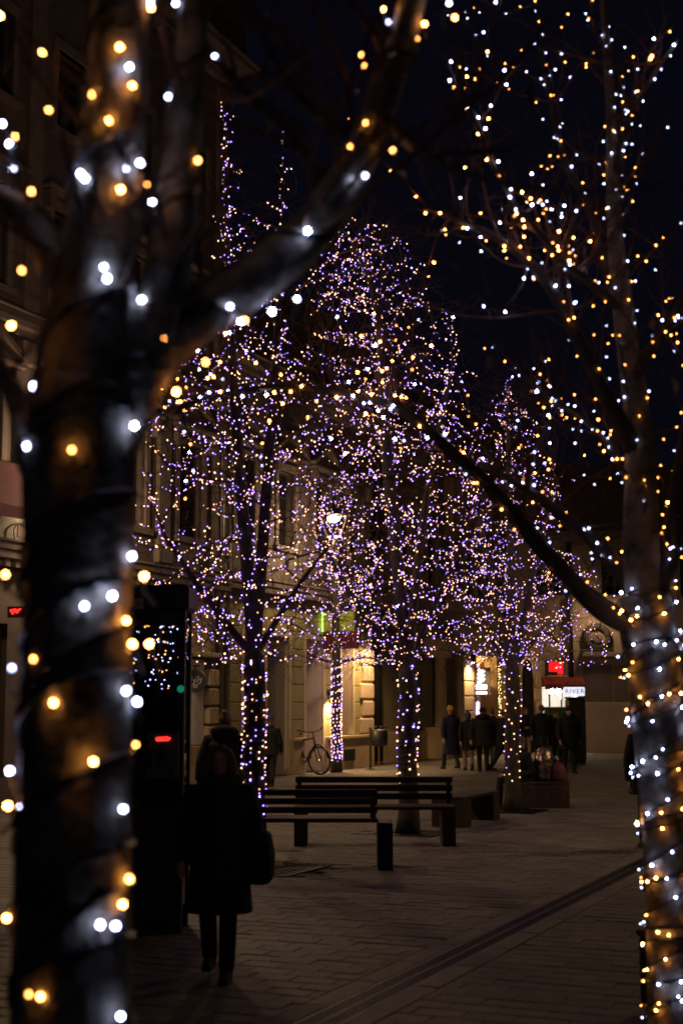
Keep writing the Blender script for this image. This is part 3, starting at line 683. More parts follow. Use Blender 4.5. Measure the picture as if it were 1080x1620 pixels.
q = MB(); q.add([(-2,-.05,z1),(1.0,-.05,z1),(1.0,-.8,z0),(-2,-.8,z0),(-2,-.05,z1-.03),(1.0,-.05,z1-.03),(1.0,-.8,z0-.03),(-2,-.8,z0-.03)], [(0,1,2,3),(7,6,5,4),(0,3,7,4),(1,5,6,2),(3,2,6,7)]); q.build('canvas', mat('pink_canvas', (.19,.075,.115), .85, var=.15), a2)
q = MB(); q.box(-2,1,-.82,-.8,z0-.22,z0-.03); q.build('valance', mat('pink_canvas', (0,0,0)), a2)
q = MB(); q.tube([(1.0,-.02,z0-.1),(1.0,-.8,z0-.03)], .015, 5); q.tube([(-2,-.02,z0-.1),(-2,-.8,z0-.03)], .015, 5); q.build('arm', M_black, a2)
nn = thing('neon_sign', 'small red neon scribble behind glass left of the thick trunk', 'neon sign', at(25, 968, 25.5), -.1)
q = MB(); q.tube([(-.09,0,.02),(-.05,0,-.035),(-.01,0,.02),(.02,0,-.02),(.05,0,.035),(.1,0,.05)], .016, 6); q.tube([(-.1,0,.03),(.0,0,.045),(.06,0,.0)], .013, 6); q.build('tube', mat('neon_red', (.9,.05,.05), .4, emit=((1,.02,.012), 3)), nn)
q = MB(); q.box(-.16,.16,.03,.06,-.1,.1, bev=.005); q.tube([(0,.06,0),(0,.9,0)], .012, 5); q.build('back_plate', M_black, nn)
# round blade sign with script
rs = thing('round_sign', 'round dark blade sign with white script hanging beside the drainpipe', 'shop sign', at(309, 1077, s2w(s_of(309), -.55).y), 0.12)
q = MB(); q.prism([(.24*math.cos(k*math.pi/16), .24*math.sin(k*math.pi/16)) for k in range(32)], -.035, .035); q.build('disc', mat('sign_black', (.02,.02,.03), .4), rs)
q = MB(); q.tube([(.245*math.cos(k*math.pi/16), 0, .245*math.sin(k*math.pi/16)) for k in range(33)], .018, 6); q.build('rim', M_zinc, rs, True)
q = MB()
for pts in ([(-.17,.05),(-.1,.07),(-.06,.06),(-.1,-.0),(-.13,-.07)], [(-.05,.02),(-.03,-.02),(0,.03),(-.02,-.08),(-.06,-.08)], [(.02,.06),(.08,.075),(.06,.0),(.03,-.05)], [(.09,.03),(.11,-.01),(.15,.05),(.11,-.08),(.06,-.07)], [(-.12,-.0),(-.05,.01)]):
    q.tube([(x, -.042, z+.02) for x, z in pts], .011, 5)
for k, z in enumerate((-.09,-.12,-.15)): q.box(-.07+.01*k,.07-.01*k,-.04,-.036,z-.006,z+.006)
q.build('script', mat('sign_white', (.6,.58,.62), .5), rs)
q = MB(); q.tube([(0,0,.25),(0,0,.34)], .012, 5); q.tube([(-.34,.18,.34),(.1,-.04,.34)], .014, 5); q.build('bracket', M_black, rs)

# ------------------------------------------------------------------ phone kiosk (left, behind the thick trunk)
YK = 11.9
px = at(305, 1112, YK+.4).x
KW, KD = .66, .42
kz = thing('phone_kiosk', 'tall dark glazed phone kiosk between the thick trunk and the woman', 'phone booth', (px-KW/2-.02, YK+KD/2, 0), R(-2))
kh = at(290, 925, YK).z
x0, x1, y0, y1 = -KW/2, KW/2, -KD/2, KD/2
for sx, sy in ((x0,y0),(x1-.06,y0),(x0,y1-.06),(x1-.06,y1-.06)):
    q = MB(); q.box(sx, sx+.06, sy, sy+.06, 0, kh-.22, bev=.008); q.build('post', M_black, kz)
q = MB(); q.box(x0-.03, x1+.03, y0-.03, y1+.03, kh-.22, kh, bev=.03); q.build('roof', M_black, kz)
for za_, zb_ in ((0,.2),(.95,1.0),(kh-.34,kh-.22)): q = MB(); q.box(x0+.06, x1-.06, y0+.01, y0+.05, za_, zb_); q.build('front_rail', M_black, kz)
q = MB(); q.box(x0+.27, x0+.30, y0+.012, y0+.048, 1.0, kh-.34); q.build('mullion', M_black, kz)
Mg = mat('kiosk_glass', (.075,.075,.08), .0, metal=1.0)
q = MB(); q.box(x0+.06, x1-.06, y0+.025, y0+.035, 1.0, kh-.34); q.build('front_glass', Mg, kz)
q = MB(); q.box(x0+.06, x1-.06, y0+.02, y0+.04, .2, .95); q.build('kick_panel', mat('kiosk_panel', (.03,.028,.025), .5), kz)
for xx in (x0, x1-.04):
    q = MB(); q.box(xx+.012, xx+.028, y0+.06, y1-.06, .2, kh-.22); q.build('side_glass', Mg, kz)
q = MB(); q.box(x0+.06, x1-.06, y1-.04, y1-.02, 0, kh-.22); q.build('back_panel', M_black, kz)
ph = thing('payphone', 'grey payphone unit with a red glowing display on the dark kiosk', 'payphone', kz.location+Vector((.16, y0-.02, 0)), R(-2))
za = at(268, 1232, YK).z; zb = at(268, 1158, YK).z
q = MB(); q.box(-.13,.13,-.07,.035,za,zb, bev=.015); q.build('body', mat('phone_grey', (.10,.10,.105), .45, metal=.3), ph)
q = MB(); q.tube([(-.055,-.075,zb-.06),(-.045,-.075,zb-.047),(.04,-.075,zb-.043),(.065,-.075,zb-.05),(.05,-.075,zb-.062),(-.05,-.075,zb-.066)], .007, 5); q.build('display', mat('led_red', (.8,.05,.05), .4, emit=((1,.03,.02), 2.6)), ph)
q = MB()
for i in range(4):
    for j in range(3): q.box(-.04+j*.03, -.018+j*.03, -.082, -.07, za+.1+i*.034, za+.124+i*.034, bev=.004)
q.build('keypad', M_dark, ph)
q = MB(); q.box(-.018,.018,-.08,-.07,zb-.2,zb-.1); q.box(.05,.1,-.076,-.07,za+.03,za+.08); q.build('slot', M_black, ph)
q = MB(); q.tube([(-.105,-.09,za+.1),(-.115,-.13,za+.16),(-.115,-.13,zb-.13),(-.105,-.09,zb-.08)], .022, 8); q.build('handset', M_black, ph, True)
t = thing('green_indicator', 'small green indicator lamp on the kiosk glass', 'indicator', at(286, 1090, YK-.05), 0)
q = MB(); q.ell((0,0,0), (.03,.02,.03), 12, 8); q.build('lens', mat('green_lens', (.02,.2,.1), .3, emit=((.01,.33,.2), .5)), t, True); q = MB(); q.lathe([(.036,-.0),(.036,.03)], 12); o = q.build('housing', M_black, t); o.rotation_euler = (R(-90), 0, 0); o.location = (0,.006,0)
t = thing('paper_notice', 'small white paper notice stuck high on the dark kiosk', 'notice', at(220, 955, YK-.06), R(-2))
q = MB(); q.box(-.038,.038,-.001,.001,-.045,.045); q.build('sheet', mat('paper', (.55,.5,.47), .8), t)
o = link('lettering', text_mesh('ø', .05, .001), mat('ink', (.05,.05,.05), .7), t); o.rotation_euler = (R(90),0,0); o.location = (0,-.002,0)

# ------------------------------------------------------------------ benches
def backed_bench(label, x0, x1, ytop, yseat, ybase, Y, flip, over):
    pa, pb = at(x0, 1112, Y), at(x1, 1112, Y); L_ = pb.x-pa.x
    t = thing('park_bench', label, 'bench', ((pa.x+pb.x)/2, Y, 0), 0, 'dark slatted benches with backs')
    h = L_/2; zseat, ztop = at(x0, yseat, Y).z, at(x0, ytop, Y).z
    for x in (-h, h-.17):
        q = MB(); q.box(x, x+.17, -.05, .5, 0, zseat-.002, bev=.012); q.build('leg', M_wood, t)
    for i in range(4):
        q = MB(); y = -.04+i*.135; q.box(-h+(.0 if over else .17), h-(.0 if over else .17), y, y+.115, zseat, zseat+.045, bev=.008); q.build('seat_slat', M_wood, t)
    yb = .0 if not flip else .46
    nb = 3; bh = (ztop-zseat-.10)/nb
    ex = 0 if over else .17
    for i in range(nb):
        z = zseat+.10+i*bh; q = MB(); q.box(-h+ex, h-ex, yb, yb+.045, z, z+bh-.028, bev=.008); q.build('back_slat', M_wood, t)
    for x in (-h+ex+.02, h-ex-.08) + (() if not over else ()):
        q = MB(); q.box(x, x+.06, yb+.046, yb+.09, zseat+.046, ztop-.03, bev=.006); q.build('back_post', M_wood, t)
    return t
backed_bench('dark backed bench nearest the woman, its end block at the front', 345, 620, 1245, 1301, 1367, 16.3, False, False)
backed_bench('longer dark backed bench behind, in front of the middle lit trunk', 466, 718, 1228, 1281, 1340, 18.9, True, True)
def block_bench(label, c, rz, L_, W_, h):
    t = thing('block_bench', label, 'bench', (c.x, c.y, 0), rz, 'backless block benches')
    for x in (-L_/2, L_/2-.32):
        q = MB(); q.box(x, x+.32, -W_/2, W_/2, 0, h-.05, bev=.012); q.build('leg', M_wood, t)
    n_ = 5; w = W_/n_
    for i in range(n_):
        q = MB(); y = -W_/2+i*w; q.box(-L_/2-.01, L_/2+.01, y+.006, y+w-.006, h-.048, h, bev=.008); q.build('seat_slat', M_wood, t)
    return t
c3 = ground(738, 1302); block_bench('backless block bench right behind the backed benches', c3, ANG, 1.75, .52, .46)
c4 = ground(858, 1279); BB4 = block_bench('backless block bench with a seated person and bags on it', c4+Vector((0,.25,0)), 0.0, 0.95, .55, .46)
q = MB(); q.box(-.16,.15,-.272,.272,0,.40, bev=.01); q.build('leg', M_wood, BB4)

# ------------------------------------------------------------------ bin, box by the right tree, small wall things
t = thing('litter_bin', 'black litter bin on a post beside the wall lamp house', 'bin', s2w(s_of(548), -1.0, 0), ANG)
z0, z1 = z_at(s_of(548), -1, 1180), z_at(s_of(548), -1, 1154)
q = MB(); q.lathe([(.19,z0),(.23,z0+.03),(.25,z1-.03),(.21,z1),(.2,z1),(.2,z1-.05)], 16); q.build('bucket', M_black, t, True); q = MB(); q.tube([(0,.27,0),(0,.27,z1+.05)], .035, 8); q.lathe([(.12,0),(.12,.02)], 12, (0,.27,0)); q.build('post', M_black, t)
t = thing('bollard', 'short dark bollard by the corner of the olive house', 'bollard', ground(565, 1213), 0)
q = MB(); q.lathe([(.09,0),(.08,.03),(.06,.06),(.06,.42),(.07,.45),(.05,.5),(.01,.52)], 14); q.build('shaft', M_black, t, True); q = MB(); q.lathe([(.11,0),(.11,.015)], 14); q.build('foot', M_iron, t)
t = thing('paper_cup', 'pale paper cup left on the ground near the bollard', 'cup', ground(560, 1215), 0)
q = MB(); q.lathe([(.04,0),(.06,.22),(.055,.22),(.036,.01)], 12); q.build('cup', M_pale, t, True)
t = thing('wall_vent', 'square metal vent low on the plinth beside the slim lit trunk', 'vent', s2w(s_of(547), -.1, z_at(s_of(547), -.1, 1202)), ANG)
q = MB(); q.box(-.35,.35,-.04,.0,-.02,.3, bev=.01); q.build('frame', M_iron, t)
for k in range(4):
    q = MB(); q.box(-.3,.3,-.055,-.042,.03+k*.06,.06+k*.06); q.build('louvre', M_black, t)
pbx = at(1048, 1112, 7.35)
t = thing('black_cabinet', 'black box cabinet standing behind the foot of the nearest right trunk', 'cabinet', (at(1010, 1112, 8.5).x+.30, 8.72, 0), R(3))
zt = at(1030, 1488, 8.5).z
q = MB(); q.box(-.245,.3,-.2,.2,.05,zt-.04, bev=.015); q.build('body', mat('matt_black', (.008,.008,.008), .95, spec=.1), t); q = MB(); q.box(-.26,.315,-.215,.215,zt-.04,zt, bev=.012); q.build('lid', mat('matt_black', (.008,.008,.008), .95, spec=.1), t); q = MB(); q.box(-.22,.28,-.17,.17,0,.05); q.build('base', M_iron, t)

# ------------------------------------------------------------------ bicycle
def bicycle(loc, rz):
    t = thing('bicycle', 'dark bicycle leaning against the olive house between two pale reveals', 'bicycle', loc, rz); t.rotation_euler = (R(5), 0, rz)
    wr, wb = .34, 1.06; t.scale = (1.1,1.1,1.1)
    def wheel(x, steer=0):
        q = MB(); n = 28; q.tube([((wr-.02)*math.cos(2*math.pi*k/n), 0, (wr-.02)*math.sin(2*math.pi*k/n)) for k in range(n+1)], .02, 6, cap=False); o = q.build('wheel', M_black, t, True); o.location = (x, 0, wr); o.rotation_euler = (0, 0, steer)
        q = MB(); q.tube([((wr-.05)*math.cos(2*math.pi*k/n), 0, (wr-.05)*math.sin(2*math.pi*k/n)) for k in range(n+1)], .009, 5, cap=False); q.build('rim', M_steel, o, True)
        q = MB()
        for k in range(18): a = 2*math.pi*k/18; q.tube([(.02*math.cos(a+.5), .02*(1 if k % 2 else -1), .02*math.sin(a+.5)), ((wr-.05)*math.cos(a), 0, (wr-.05)*math.sin(a))], .002, 3)
        q.tube([(0,-.05,0),(0,.05,0)], .02, 8); tag(q.build('spokes', M_steel, o), kind='stuff')
    wheel(-wb/2); wheel(wb/2, .35)
    bb, st, ht, hb = (-.08,0,.28), (-.26,0,.80), (.36,0,.86), (.40,0,.66)
    fm = mat('bike_paint', (.012,.012,.014), .5)
    q = MB()
    for a, b, r in ((bb,st,.018),(st,ht,.017),(hb,bb,.022),(hb,ht,.022)): q.tube([a,b], r, 8)
    for sg in (-1,1): q.tube([(-.26,sg*.02,.76),(-wb/2,sg*.05,wr)], .009, 6); q.tube([(-.08,sg*.03,.28),(-wb/2,sg*.05,wr)], .01, 6)
    q.build('frame', fm, t, True)
    q = MB()
    for sg in (-1,1): q.tube([hb, (.43,sg*.05,.6), (wb/2,sg*.05,wr)], .013, 6)
    q.build('fork', fm, t, True)
    q = MB(); q.tube([ht, (.34,0,1.0)], .014, 8); q.tube([(.26,-.32,1.06),(.32,-.18,1.02),(.36,0,1.0),(.32,.18,1.02),(.26,.32,1.06)], .012, 8); q.build('handlebar', M_black, t, True)
    for sg in (-1,1): q = MB(); q.tube([(.23,sg*.36,1.08),(.27,sg*.27,1.05)], .019, 8); q.build('grip', M_black, t, True)
    q = MB(); q.tube([st, (-.30,0,.92)], .013, 8); q.build('seat_post', M_steel, t)
    q = MB(); q.ell((-.32,0,.95), (.14,.07,.04), 12, 8); q.ell((-.22,0,.95), (.09,.03,.03), 10, 6); q.build('saddle', M_black, t, True)
    q = MB(); q.tube([(.1*math.cos(k*.5236)-.08,-.06,.1*math.sin(k*.5236)+.28) for k in range(13)], .008, 5); q.tube([(-.08,-.07,.28),(.04,-.1,.16)], .01, 6); q.tube([(-.08,.07,.28),(-.2,.1,.4)], .01, 6); q.box(.0,.08,-.15,-.09,.145,.165); q.box(-.24,-.16,.09,.15,.39,.41); q.build('crank', M_steel, t)
    for x in (-wb/2, wb/2):
        q = MB(); q.tube([(x+(wr+.035)*math.cos(a), 0, wr+(wr+.035)*math.sin(a)) for a in [R(v) for v in range(10, 180, 15)]], .018, 5); q.build('mudguard', M_black, t, True)
    q = MB(); q.box(-.72,-.36,-.07,.07,.73,.745); q.tube([(-.7,.06,.73),(-wb/2,.06,wr)], .006, 5); q.tube([(-.7,-.06,.73),(-wb/2,-.06,wr)], .006, 5); q.build('carrier', M_black, t)
gb = ground(487, 1225); bicycle((gb.x, gb.y, 0), ANG-R(122))
# ------------------------------------------------------------------ people
M_skin = mat('skin', (.42,.25,.18), .6)
M_hair = mat('brown_hair', (.14,.075,.04), .6, var=.4, scale=30, bump=.5, bscale=90)
def cloth(name, c): return mat(name, c, .9, var=.25, scale=6, bump=.3, bscale=25)
C_black, C_navy, C_grey = cloth('black_cloth', (.008,.008,.01)), cloth('navy_cloth', (.012,.014,.035)), cloth('charcoal_cloth', (.02,.02,.022))
def V(*a): return Vector(a)
def hand(mb, w, d, side, curl, k=1.0):
    """palm, four curled fingers and a thumb; d = forearm direction"""
    d = d.normalized(); sx = V(side, 0, 0); fw = d.cross(sx).normalized()
    if fw.y > 0: fw = -fw                                  # local -Y is forward
    palm_end = w+d*.085*k
    mb.tube([w-d*.02, w+d*.03*k, palm_end], [.026*k, .036*k, .034*k], 8)
    for i, (o, L_) in enumerate(((-.027,.068),(-.009,.078),(.009,.073),(.027,.055))):
        b = palm_end+fw*(-o)*k-d*.01; b1 = b+d*L_*.45*k+V(-side*.006,0,0); dn = (d*math.cos(curl)-V(side,0,0)*math.sin(curl)).normalized()
        b2 = b1+dn*L_*.35*k; b3 = b2+(d*math.cos(2*curl)-V(side,0,0)*math.sin(2*curl)).normalized()*L_*.25*k
        mb.tube([b, b1, b2, b3], [.0095*k, .009*k, .008*k, .007*k], 6)
    tb = w+d*.025*k+fw*.025*k; mb.tube([tb, tb+(fw*.6+d*.7).normalized()*.04*k, tb+(fw*.25+d).normalized()*.07*k], [.012*k, .0105*k, .008*k], 6)
def person(label, x, y, yaw, h, coat=C_black, hem=.55, legs=C_grey, hat=None, hair=None, hood=False, stride=.2, armswing=.12, lean=0.0, detail=False, wide=1.0, boots=C_black, reach=False, seated=False, group='people walking and standing in the street', hatlong=False):
    t = thing('person', label, 'person', (x, y, 0), yaw, group)
    S = h/1.75
    hip, sh, nk = .93, 1.42, 1.5
    dz = 0.0
    if seated: dz = -.46
    ly = -lean
    P = V(0,0,hip+dz); CH = V(0,ly*.75,sh-.08+dz); NK = V(0,ly,nk+dz); HD = V(0,ly*1.05-.015,1.635+dz)
    Ls = []
    for sd, st in ((1, stride), (-1, -stride)):
        if seated: hp, kn, an = V(sd*.09,0,.5), V(sd*.11,-.46,.50), V(sd*.10,-.40 if sd > 0 else -.5,.09)
        else:
            hp = V(sd*.09,0,hip); an = V(sd*.085,-st,.085+(.05 if st < -.12 else 0)); kn = (hp+an)/2+V(sd*.005,-.04-abs(st)*.12,.0)
        Ls.append((hp, kn, an))
    As = []
    for sd, sw in ((1, -armswing), (-1, armswing)):
        s0 = CH+V(sd*.19*wide,0,.05); e = s0+V(sd*.06*wide,.02-sw*.6,-.29); w = e+V(sd*.005,-.06-sw,-.24)
        if reach or seated: w = e+V(-sd*.10,-.22,.02 if reach else -.06)
        As.append((s0, e, w))
    m = MB()
    m.tube([P+V(0,0,-.06), P+V(0,0,.08), (P+CH)/2, CH, NK+V(0,0,-.03)], [.12,.135,.12,.14,.065], 14)
    m.tube([NK+V(0,.01,-.08), HD+V(0,.005,-.05)], [.058,.052], 12)
    for (hp,kn,an) in Ls:
        m.tube([hp, (hp+kn)/2, kn, kn*.6+an*.4, an], [.088,.075,.054,.055,.038], 10)
        f = V(0,-1,0); m.tube([an+V(0,.05,-.05), an+V(0,-.02,-.04), an+V(0,-.12,-.055), an+V(0,-.18,-.062)], [.034,.04,.034,.022], 8)
    for (s0,e,w), sd in zip(As, (1,-1)):
        m.tube([CH+V(sd*.1,0,.04), s0, (s0+e)/2, e], [.07,.058,.05,.042], 9); m.tube([e, e*.55+w*.45, w], [.043,.04,.027], 9)
        hand(m, w, w-e, sd, .45)
    # head with a face looking along local -Y
    m.ell(HD+V(0,.012,.018), (.074,.092,.10), 16, 12); m.ell(HD+V(0,-.025,-.045), (.058,.062,.068), 14, 10); m.ell(HD+V(0,-.055,-.088), (.028,.024,.022), 10, 6)
    m.tube([HD+V(0,-.083,.012), HD+V(0,-.096,-.008), HD+V(0,-.104,-.026)], [.008,.011,.014], 8)           # nose
    m.ell(HD+V(0,-.079,.032), (.055,.018,.012), 12, 6)                                                        # brow
    for sd in (1,-1):
        m.ell(HD+V(sd*.076,.012,-.012), (.010,.02,.031), 8, 6); m.ell(HD+V(sd*.036,-.062,-.028), (.022,.02,.02), 8, 6)
    m.ell(HD+V(0,-.083,-.052), (.024,.010,.006), 10, 6); m.ell(HD+V(0,-.081,-.063), (.020,.010,.007), 10, 6)
    remeshed(m, 'body', M_skin, t, .0085 if detail else .013, 2 if detail else 2).scale = (S,S,S)
    if detail:
        q = MB()
        for sd in (1,-1): q.ell(HD+V(sd*.031,-.074,.010), (.014,.012,.010), 10, 8)
        q.build('eyes', mat('eye_white', (.5,.48,.45), .25), t, True).scale = (S,S,S)
        q = MB()
        for sd in (1,-1): q.ell(HD+V(sd*.031,-.0835,.010), (.006,.004,.006), 8, 6)
        q.build('pupils', M_black, t, True).scale = (S,S,S)
        q = MB(); q.ell(HD+V(0,-.089,-.053), (.022,.007,.005), 10, 6); q.ell(HD+V(0,-.087,-.062), (.018,.007,.006), 10, 6); q.build('lips', mat('lips', (.36,.12,.10), .5), t, True).scale = (S,S,S)
    # trousers
    m = MB()
    m.tube([P+V(0,0,.10), P+V(0,0,-.05)], [.15,.145], 14)
    for (hp,kn,an) in Ls: m.tube([hp, (hp+kn)/2, kn, kn*.55+an*.45, an+V(0,0,.0)], [.105,.092,.072,.07,.062], 12)
    remeshed(m, 'trousers', legs, t, .014, 3).scale = (S,S,S)
    for (hp,kn,an) in Ls:
        m = MB(); m.tube([an+V(0,.0,.1), an+V(0,0,-.02)], [.056,.056], 10); m.tube([an+V(0,.06,-.045), an+V(0,-.02,-.035), an+V(0,-.13,-.045), an+V(0,-.20,-.056)], [.042,.05,.043,.03], 10); m.box(-.042+an.x,.042+an.x,an.y-.21,an.y+.085,an.z-.085,an.z-.05, bev=.01)
        remeshed(m, 'shoe', boots, t, .012, 2).scale = (S,S,S)
    # coat with sleeves
    m = MB(); hz = hem
    if seated: prof = [(P+V(0,-.05,-.06), .20), (P+V(0,-.01,.1), .185), ((P+CH)/2, .18), (CH, .19), (NK+V(0,.01,-.02), .09)]
    else: prof = [(V(0,0.01,hz), .225*wide), (V(0,0.01,(hz+hip)/2), .205*wide), (P+V(0,0,.08), .185*wide), ((P+CH)/2, .18*wide), (CH, .19*wide), (NK+V(0,.01,-.03), .095)]
    k0 = len(m.v); m.tube([p for p, r in prof], [r for p, r in prof], 18)
    for i in range(k0, len(m.v)): p = m.v[i]; m.v[i] = (p[0]*1.08, p[1]*.80 if not seated else p[1], p[2])
    if seated:
        for (hp,kn,an) in Ls: m.tube([hp, kn+V(0,.12,0)], [.12,.10], 10)
    m.ell(NK+V(0,.0,-.02), (.115*wide,.10,.065), 14, 8)
    for (s0,e,w), sd in zip(As, (1,-1)): m.tube([CH+V(sd*.08,0,.03), s0+V(0,0,.0), (s0+e)/2, e, e*.4+w*.6, w-(w-e)*.06], [.10,.092,.08,.072,.065,.058], 12)
    c = remeshed(m, 'coat', coat, t, .014, 4); c.scale = (S,S,S)
    if hood:
        m = MB(); n = 18; pts = [(.15*math.sin(a), .07+.10*math.cos(a), 0) for a in [math.pi*2*k/n for k in range(n+1)]]
        m.tube([NK+V(.14*math.sin(2*math.pi*k/n), .03+.10*math.cos(2*math.pi*k/n), .005+.03*math.cos(2*math.pi*k/n)) for k in range(n+1)], .055, 10); m.ell(NK+V(0,.10,.0), (.13,.09,.11), 12, 8)
        remeshed(m, 'hood', coat if not detail else cloth('fur_collar', (.05,.038,.03)), t, .013, 2).scale = (S,S,S)
    if hair:
        m = MB(); m.ell(HD+V(0,.026,.034), (.086,.098,.10), 16, 10)
        if hair == 'long':
            for sd in (1,-1): m.tube([HD+V(sd*.055,-.035,.10), HD+V(sd*.088,-.015,.03), HD+V(sd*.10,.0,-.07), HD+V(sd*.115,-.01,-.15), HD+V(sd*.10,-.02,-.21)], [.03,.036,.044,.046,.03], 10)
            m.tube([HD+V(0,.07,.05), HD+V(0,.085,-.08), HD+V(0,.07,-.2)], [.07,.085,.07], 12)
        if hair == 'bun': m.ell(HD+V(0,.06,.115), (.05,.05,.045), 10, 8)
        for i, p in enumerate(m.v):                                  # keep the face free
            q_ = Vector(p)-HD
            if q_.y < -.06 and q_.z < .06 and abs(q_.x) < .06: m.v[i] = (p[0], HD.y-.05, p[2])
        remeshed(m, 'hair', M_hair, t, .012, 2).scale = (S,S,S)
    if hat:
        m = MB(); m.ell(HD+V(0,.016,.055), (.092,.108,.088), 16, 10); m.tube([HD+V(.093*math.cos(a), .014+.108*math.sin(a), .035-.012*math.sin(a)) for a in [2*math.pi*k/20 for k in range(21)]], .02, 8)
        if hatlong: m.ell(HD+V(0,.03,-.03), (.10,.10,.13), 14, 10)
        remeshed(m, 'hat', hat, t, .013, 2).scale = (S,S,S)
    return t
def at_feet(x, y): p = ground(x, y); return p.x, p.y
# the woman in front
wx, wy = at_feet(345, 1547)
person('person in a dark knee length coat with fur collar, nearest on the left', wx, wy, R(-4), 1.55, coat=cloth('woman_coat', (.02,.02,.023)), hem=.49, legs=C_black, hair='long', hood=True, stride=.14, armswing=.03, detail=True, wide=1.1)
bgx = thing('shoulder_bag', 'big dark bag hanging at the side of the nearest person in the long coat', 'bag', (wx+.265, wy+.04, .62), R(10))
m = MB(); m.tube([(0,0,-.0),(0,0,.05),(0,0,.2),(0,0,.34),(0,0,.37)], [.10,.15,.155,.12,.06], 14)
for i, p in enumerate(m.v): m.v[i] = (p[0]*.75, p[1]*1.15, p[2])
remeshed(m, 'bag_body', C_black, bgx, .014, 3)
q = MB(); q.tube([(-.05,-.1,.32),(-.11,-.06,.5),(-.16,0,.62),(-.11,.06,.5),(-.05,.1,.32)], .012, 6); q.build('strap', M_black, bgx, True)
X, Y = at(357, 1112, 18.6).x, 18.6
person('person with a hair bun in a wide dark coat, just behind the nearest woman', X, Y, R(170), 1.72, coat=C_black, hem=.5, hair='bun', stride=.2, wide=1.2, hood=True)
person('person in a dark jacket and patterned knit hat beside the slim lit trunk', *at_feet(426, 1247), R(175), 1.57, coat=C_grey, hem=.8, hat=cloth('patterned_hat', (.10,.07,.22)), stride=.22)
person('person in a yellow knit hat and long navy coat by the column portal', *at_feet(713, 1218), R(200), 1.76, coat=C_navy, hem=.42, hat=cloth('yellow_hat', (.55,.35,.03)), stride=.30, wide=1.1)
person('person in a blue knit hood with a light bag, beside the yellow hat', *at_feet(741, 1219), R(185), 1.60, coat=C_black, hem=.62, legs=cloth('lilac_leggings', (.30,.22,.27)), hat=cloth('blue_hood', (.07,.06,.20)), hatlong=True, stride=.12, lean=.05)
person('person in a bulky black coat and black hat right of the blue hood', *at_feet(764, 1222), R(178), 1.72, coat=C_black, hem=.72, legs=C_black, hat=C_black, stride=.20, wide=1.35, armswing=.2, lean=.03, hood=True)
person('person in dark clothes with a reddish scarf half hidden behind the bulky black coat', *at_feet(779, 1211), R(160), 1.68, coat=cloth('plum_cloth', (.03,.014,.012)), hem=.7, hair='short', stride=.28)
person('person in dark clothes striding past just left of the farthest lit trunk', *at_feet(793, 1222), R(100), 1.66, coat=C_black, hem=.7, legs=C_black, hair='short', stride=.36, reach=True, lean=.08)
person('person in a dark jacket and pale trousers right of the farthest lit trunk', *at_feet(832, 1208), R(20), 1.70, coat=C_navy, hem=.86, legs=cloth('pale_trousers', (.30,.25,.20)), hair='short', stride=.05, reach=True)
person('broad person in black standing with back turned under the red canopy', *at_feet(857, 1213), R(185), 1.78, coat=C_black, hem=.6, legs=C_black, hair='short', stride=.13, wide=1.3, lean=-.03)
person('shorter person in black between the broad person and the hooded one', *at_feet(879, 1211), R(60), 1.62, coat=C_grey, hem=.6, legs=C_black, hair='short', stride=.12, wide=1.1)
person('person in a hooded black coat standing nearest below the RIVER sign', *at_feet(900, 1223), R(10), 1.74, coat=C_black, hem=.62, legs=C_black, hat=C_black, hood=True, stride=.16, wide=1.3, lean=.04)
ap = at(1028, 1112, 18.5); person('person in dark clothes mostly hidden behind the nearest right trunk, one arm showing', ap.x, ap.y, R(185), 1.74, coat=C_black, hem=.7, legs=C_black, hair='short', stride=.15, wide=1.35)
sp = c4; person('person in dark clothes seated on the end of the block bench by the trunk', sp.x-.28, sp.y+.26, R(-62), 1.72, coat=C_black, legs=C_black, hair='short', seated=True, lean=.12)
# bags
def soft_bag(name, label, loc, rz, w, d, h, m, strap=True, cat='bag'):
    t = thing(name, label, cat, loc, rz)
    q = MB(); q.tube([(0,0,0),(0,0,h*.1),(0,0,h*.5),(0,0,h*.85),(0,0,h)], [.46,.5,.47,.34,.12], 16)
    for i, p in enumerate(q.v): j = 1+.06*math.sin(7*p[2]/h+5*math.atan2(p[1], p[0])); q.v[i] = (p[0]*w*j, p[1]*d*j, p[2])
    q.build('bag_body', m, t, True)
    if strap: q = MB(); q.tube([(-w*.2,0,h*.85),(-w*.12,0,h*1.25),(w*.12,0,h*1.25),(w*.2,0,h*.85)], .012, 6); q.build('handle', M_black, t, True)
    return t
foil = mat('foil_wrap', (.35,.27,.2), .25, metal=.7, color2=(.03,.025,.02), scale=14, bump=.5, bscale=16)
plaid = mat('red_plaid', (.22,.05,.05), .6, color2=(.04,.02,.02), scale=18, bump=.3)
soft_bag('gift_bag', 'shiny patterned foil bag stacked upright on the bench behind the seated person', (sp.x+.10, sp.y+.36, .46), .2, .46, .36, .62, foil)
soft_bag('tote_bag', 'red plaid bag on the bench end nearest the group under the canopy', (sp.x+.33, sp.y+.22, .46), 0, .30, .24, .34, plaid)
g2 = at_feet(751, 1216); soft_bag('carrier_bag', 'pale carrier bag held by the person in the blue knit hood', (g2[0]+.0, g2[1]-.35, .66), .3, .16, .12, .40, mat('pale_bag', (.35,.36,.24), .6))
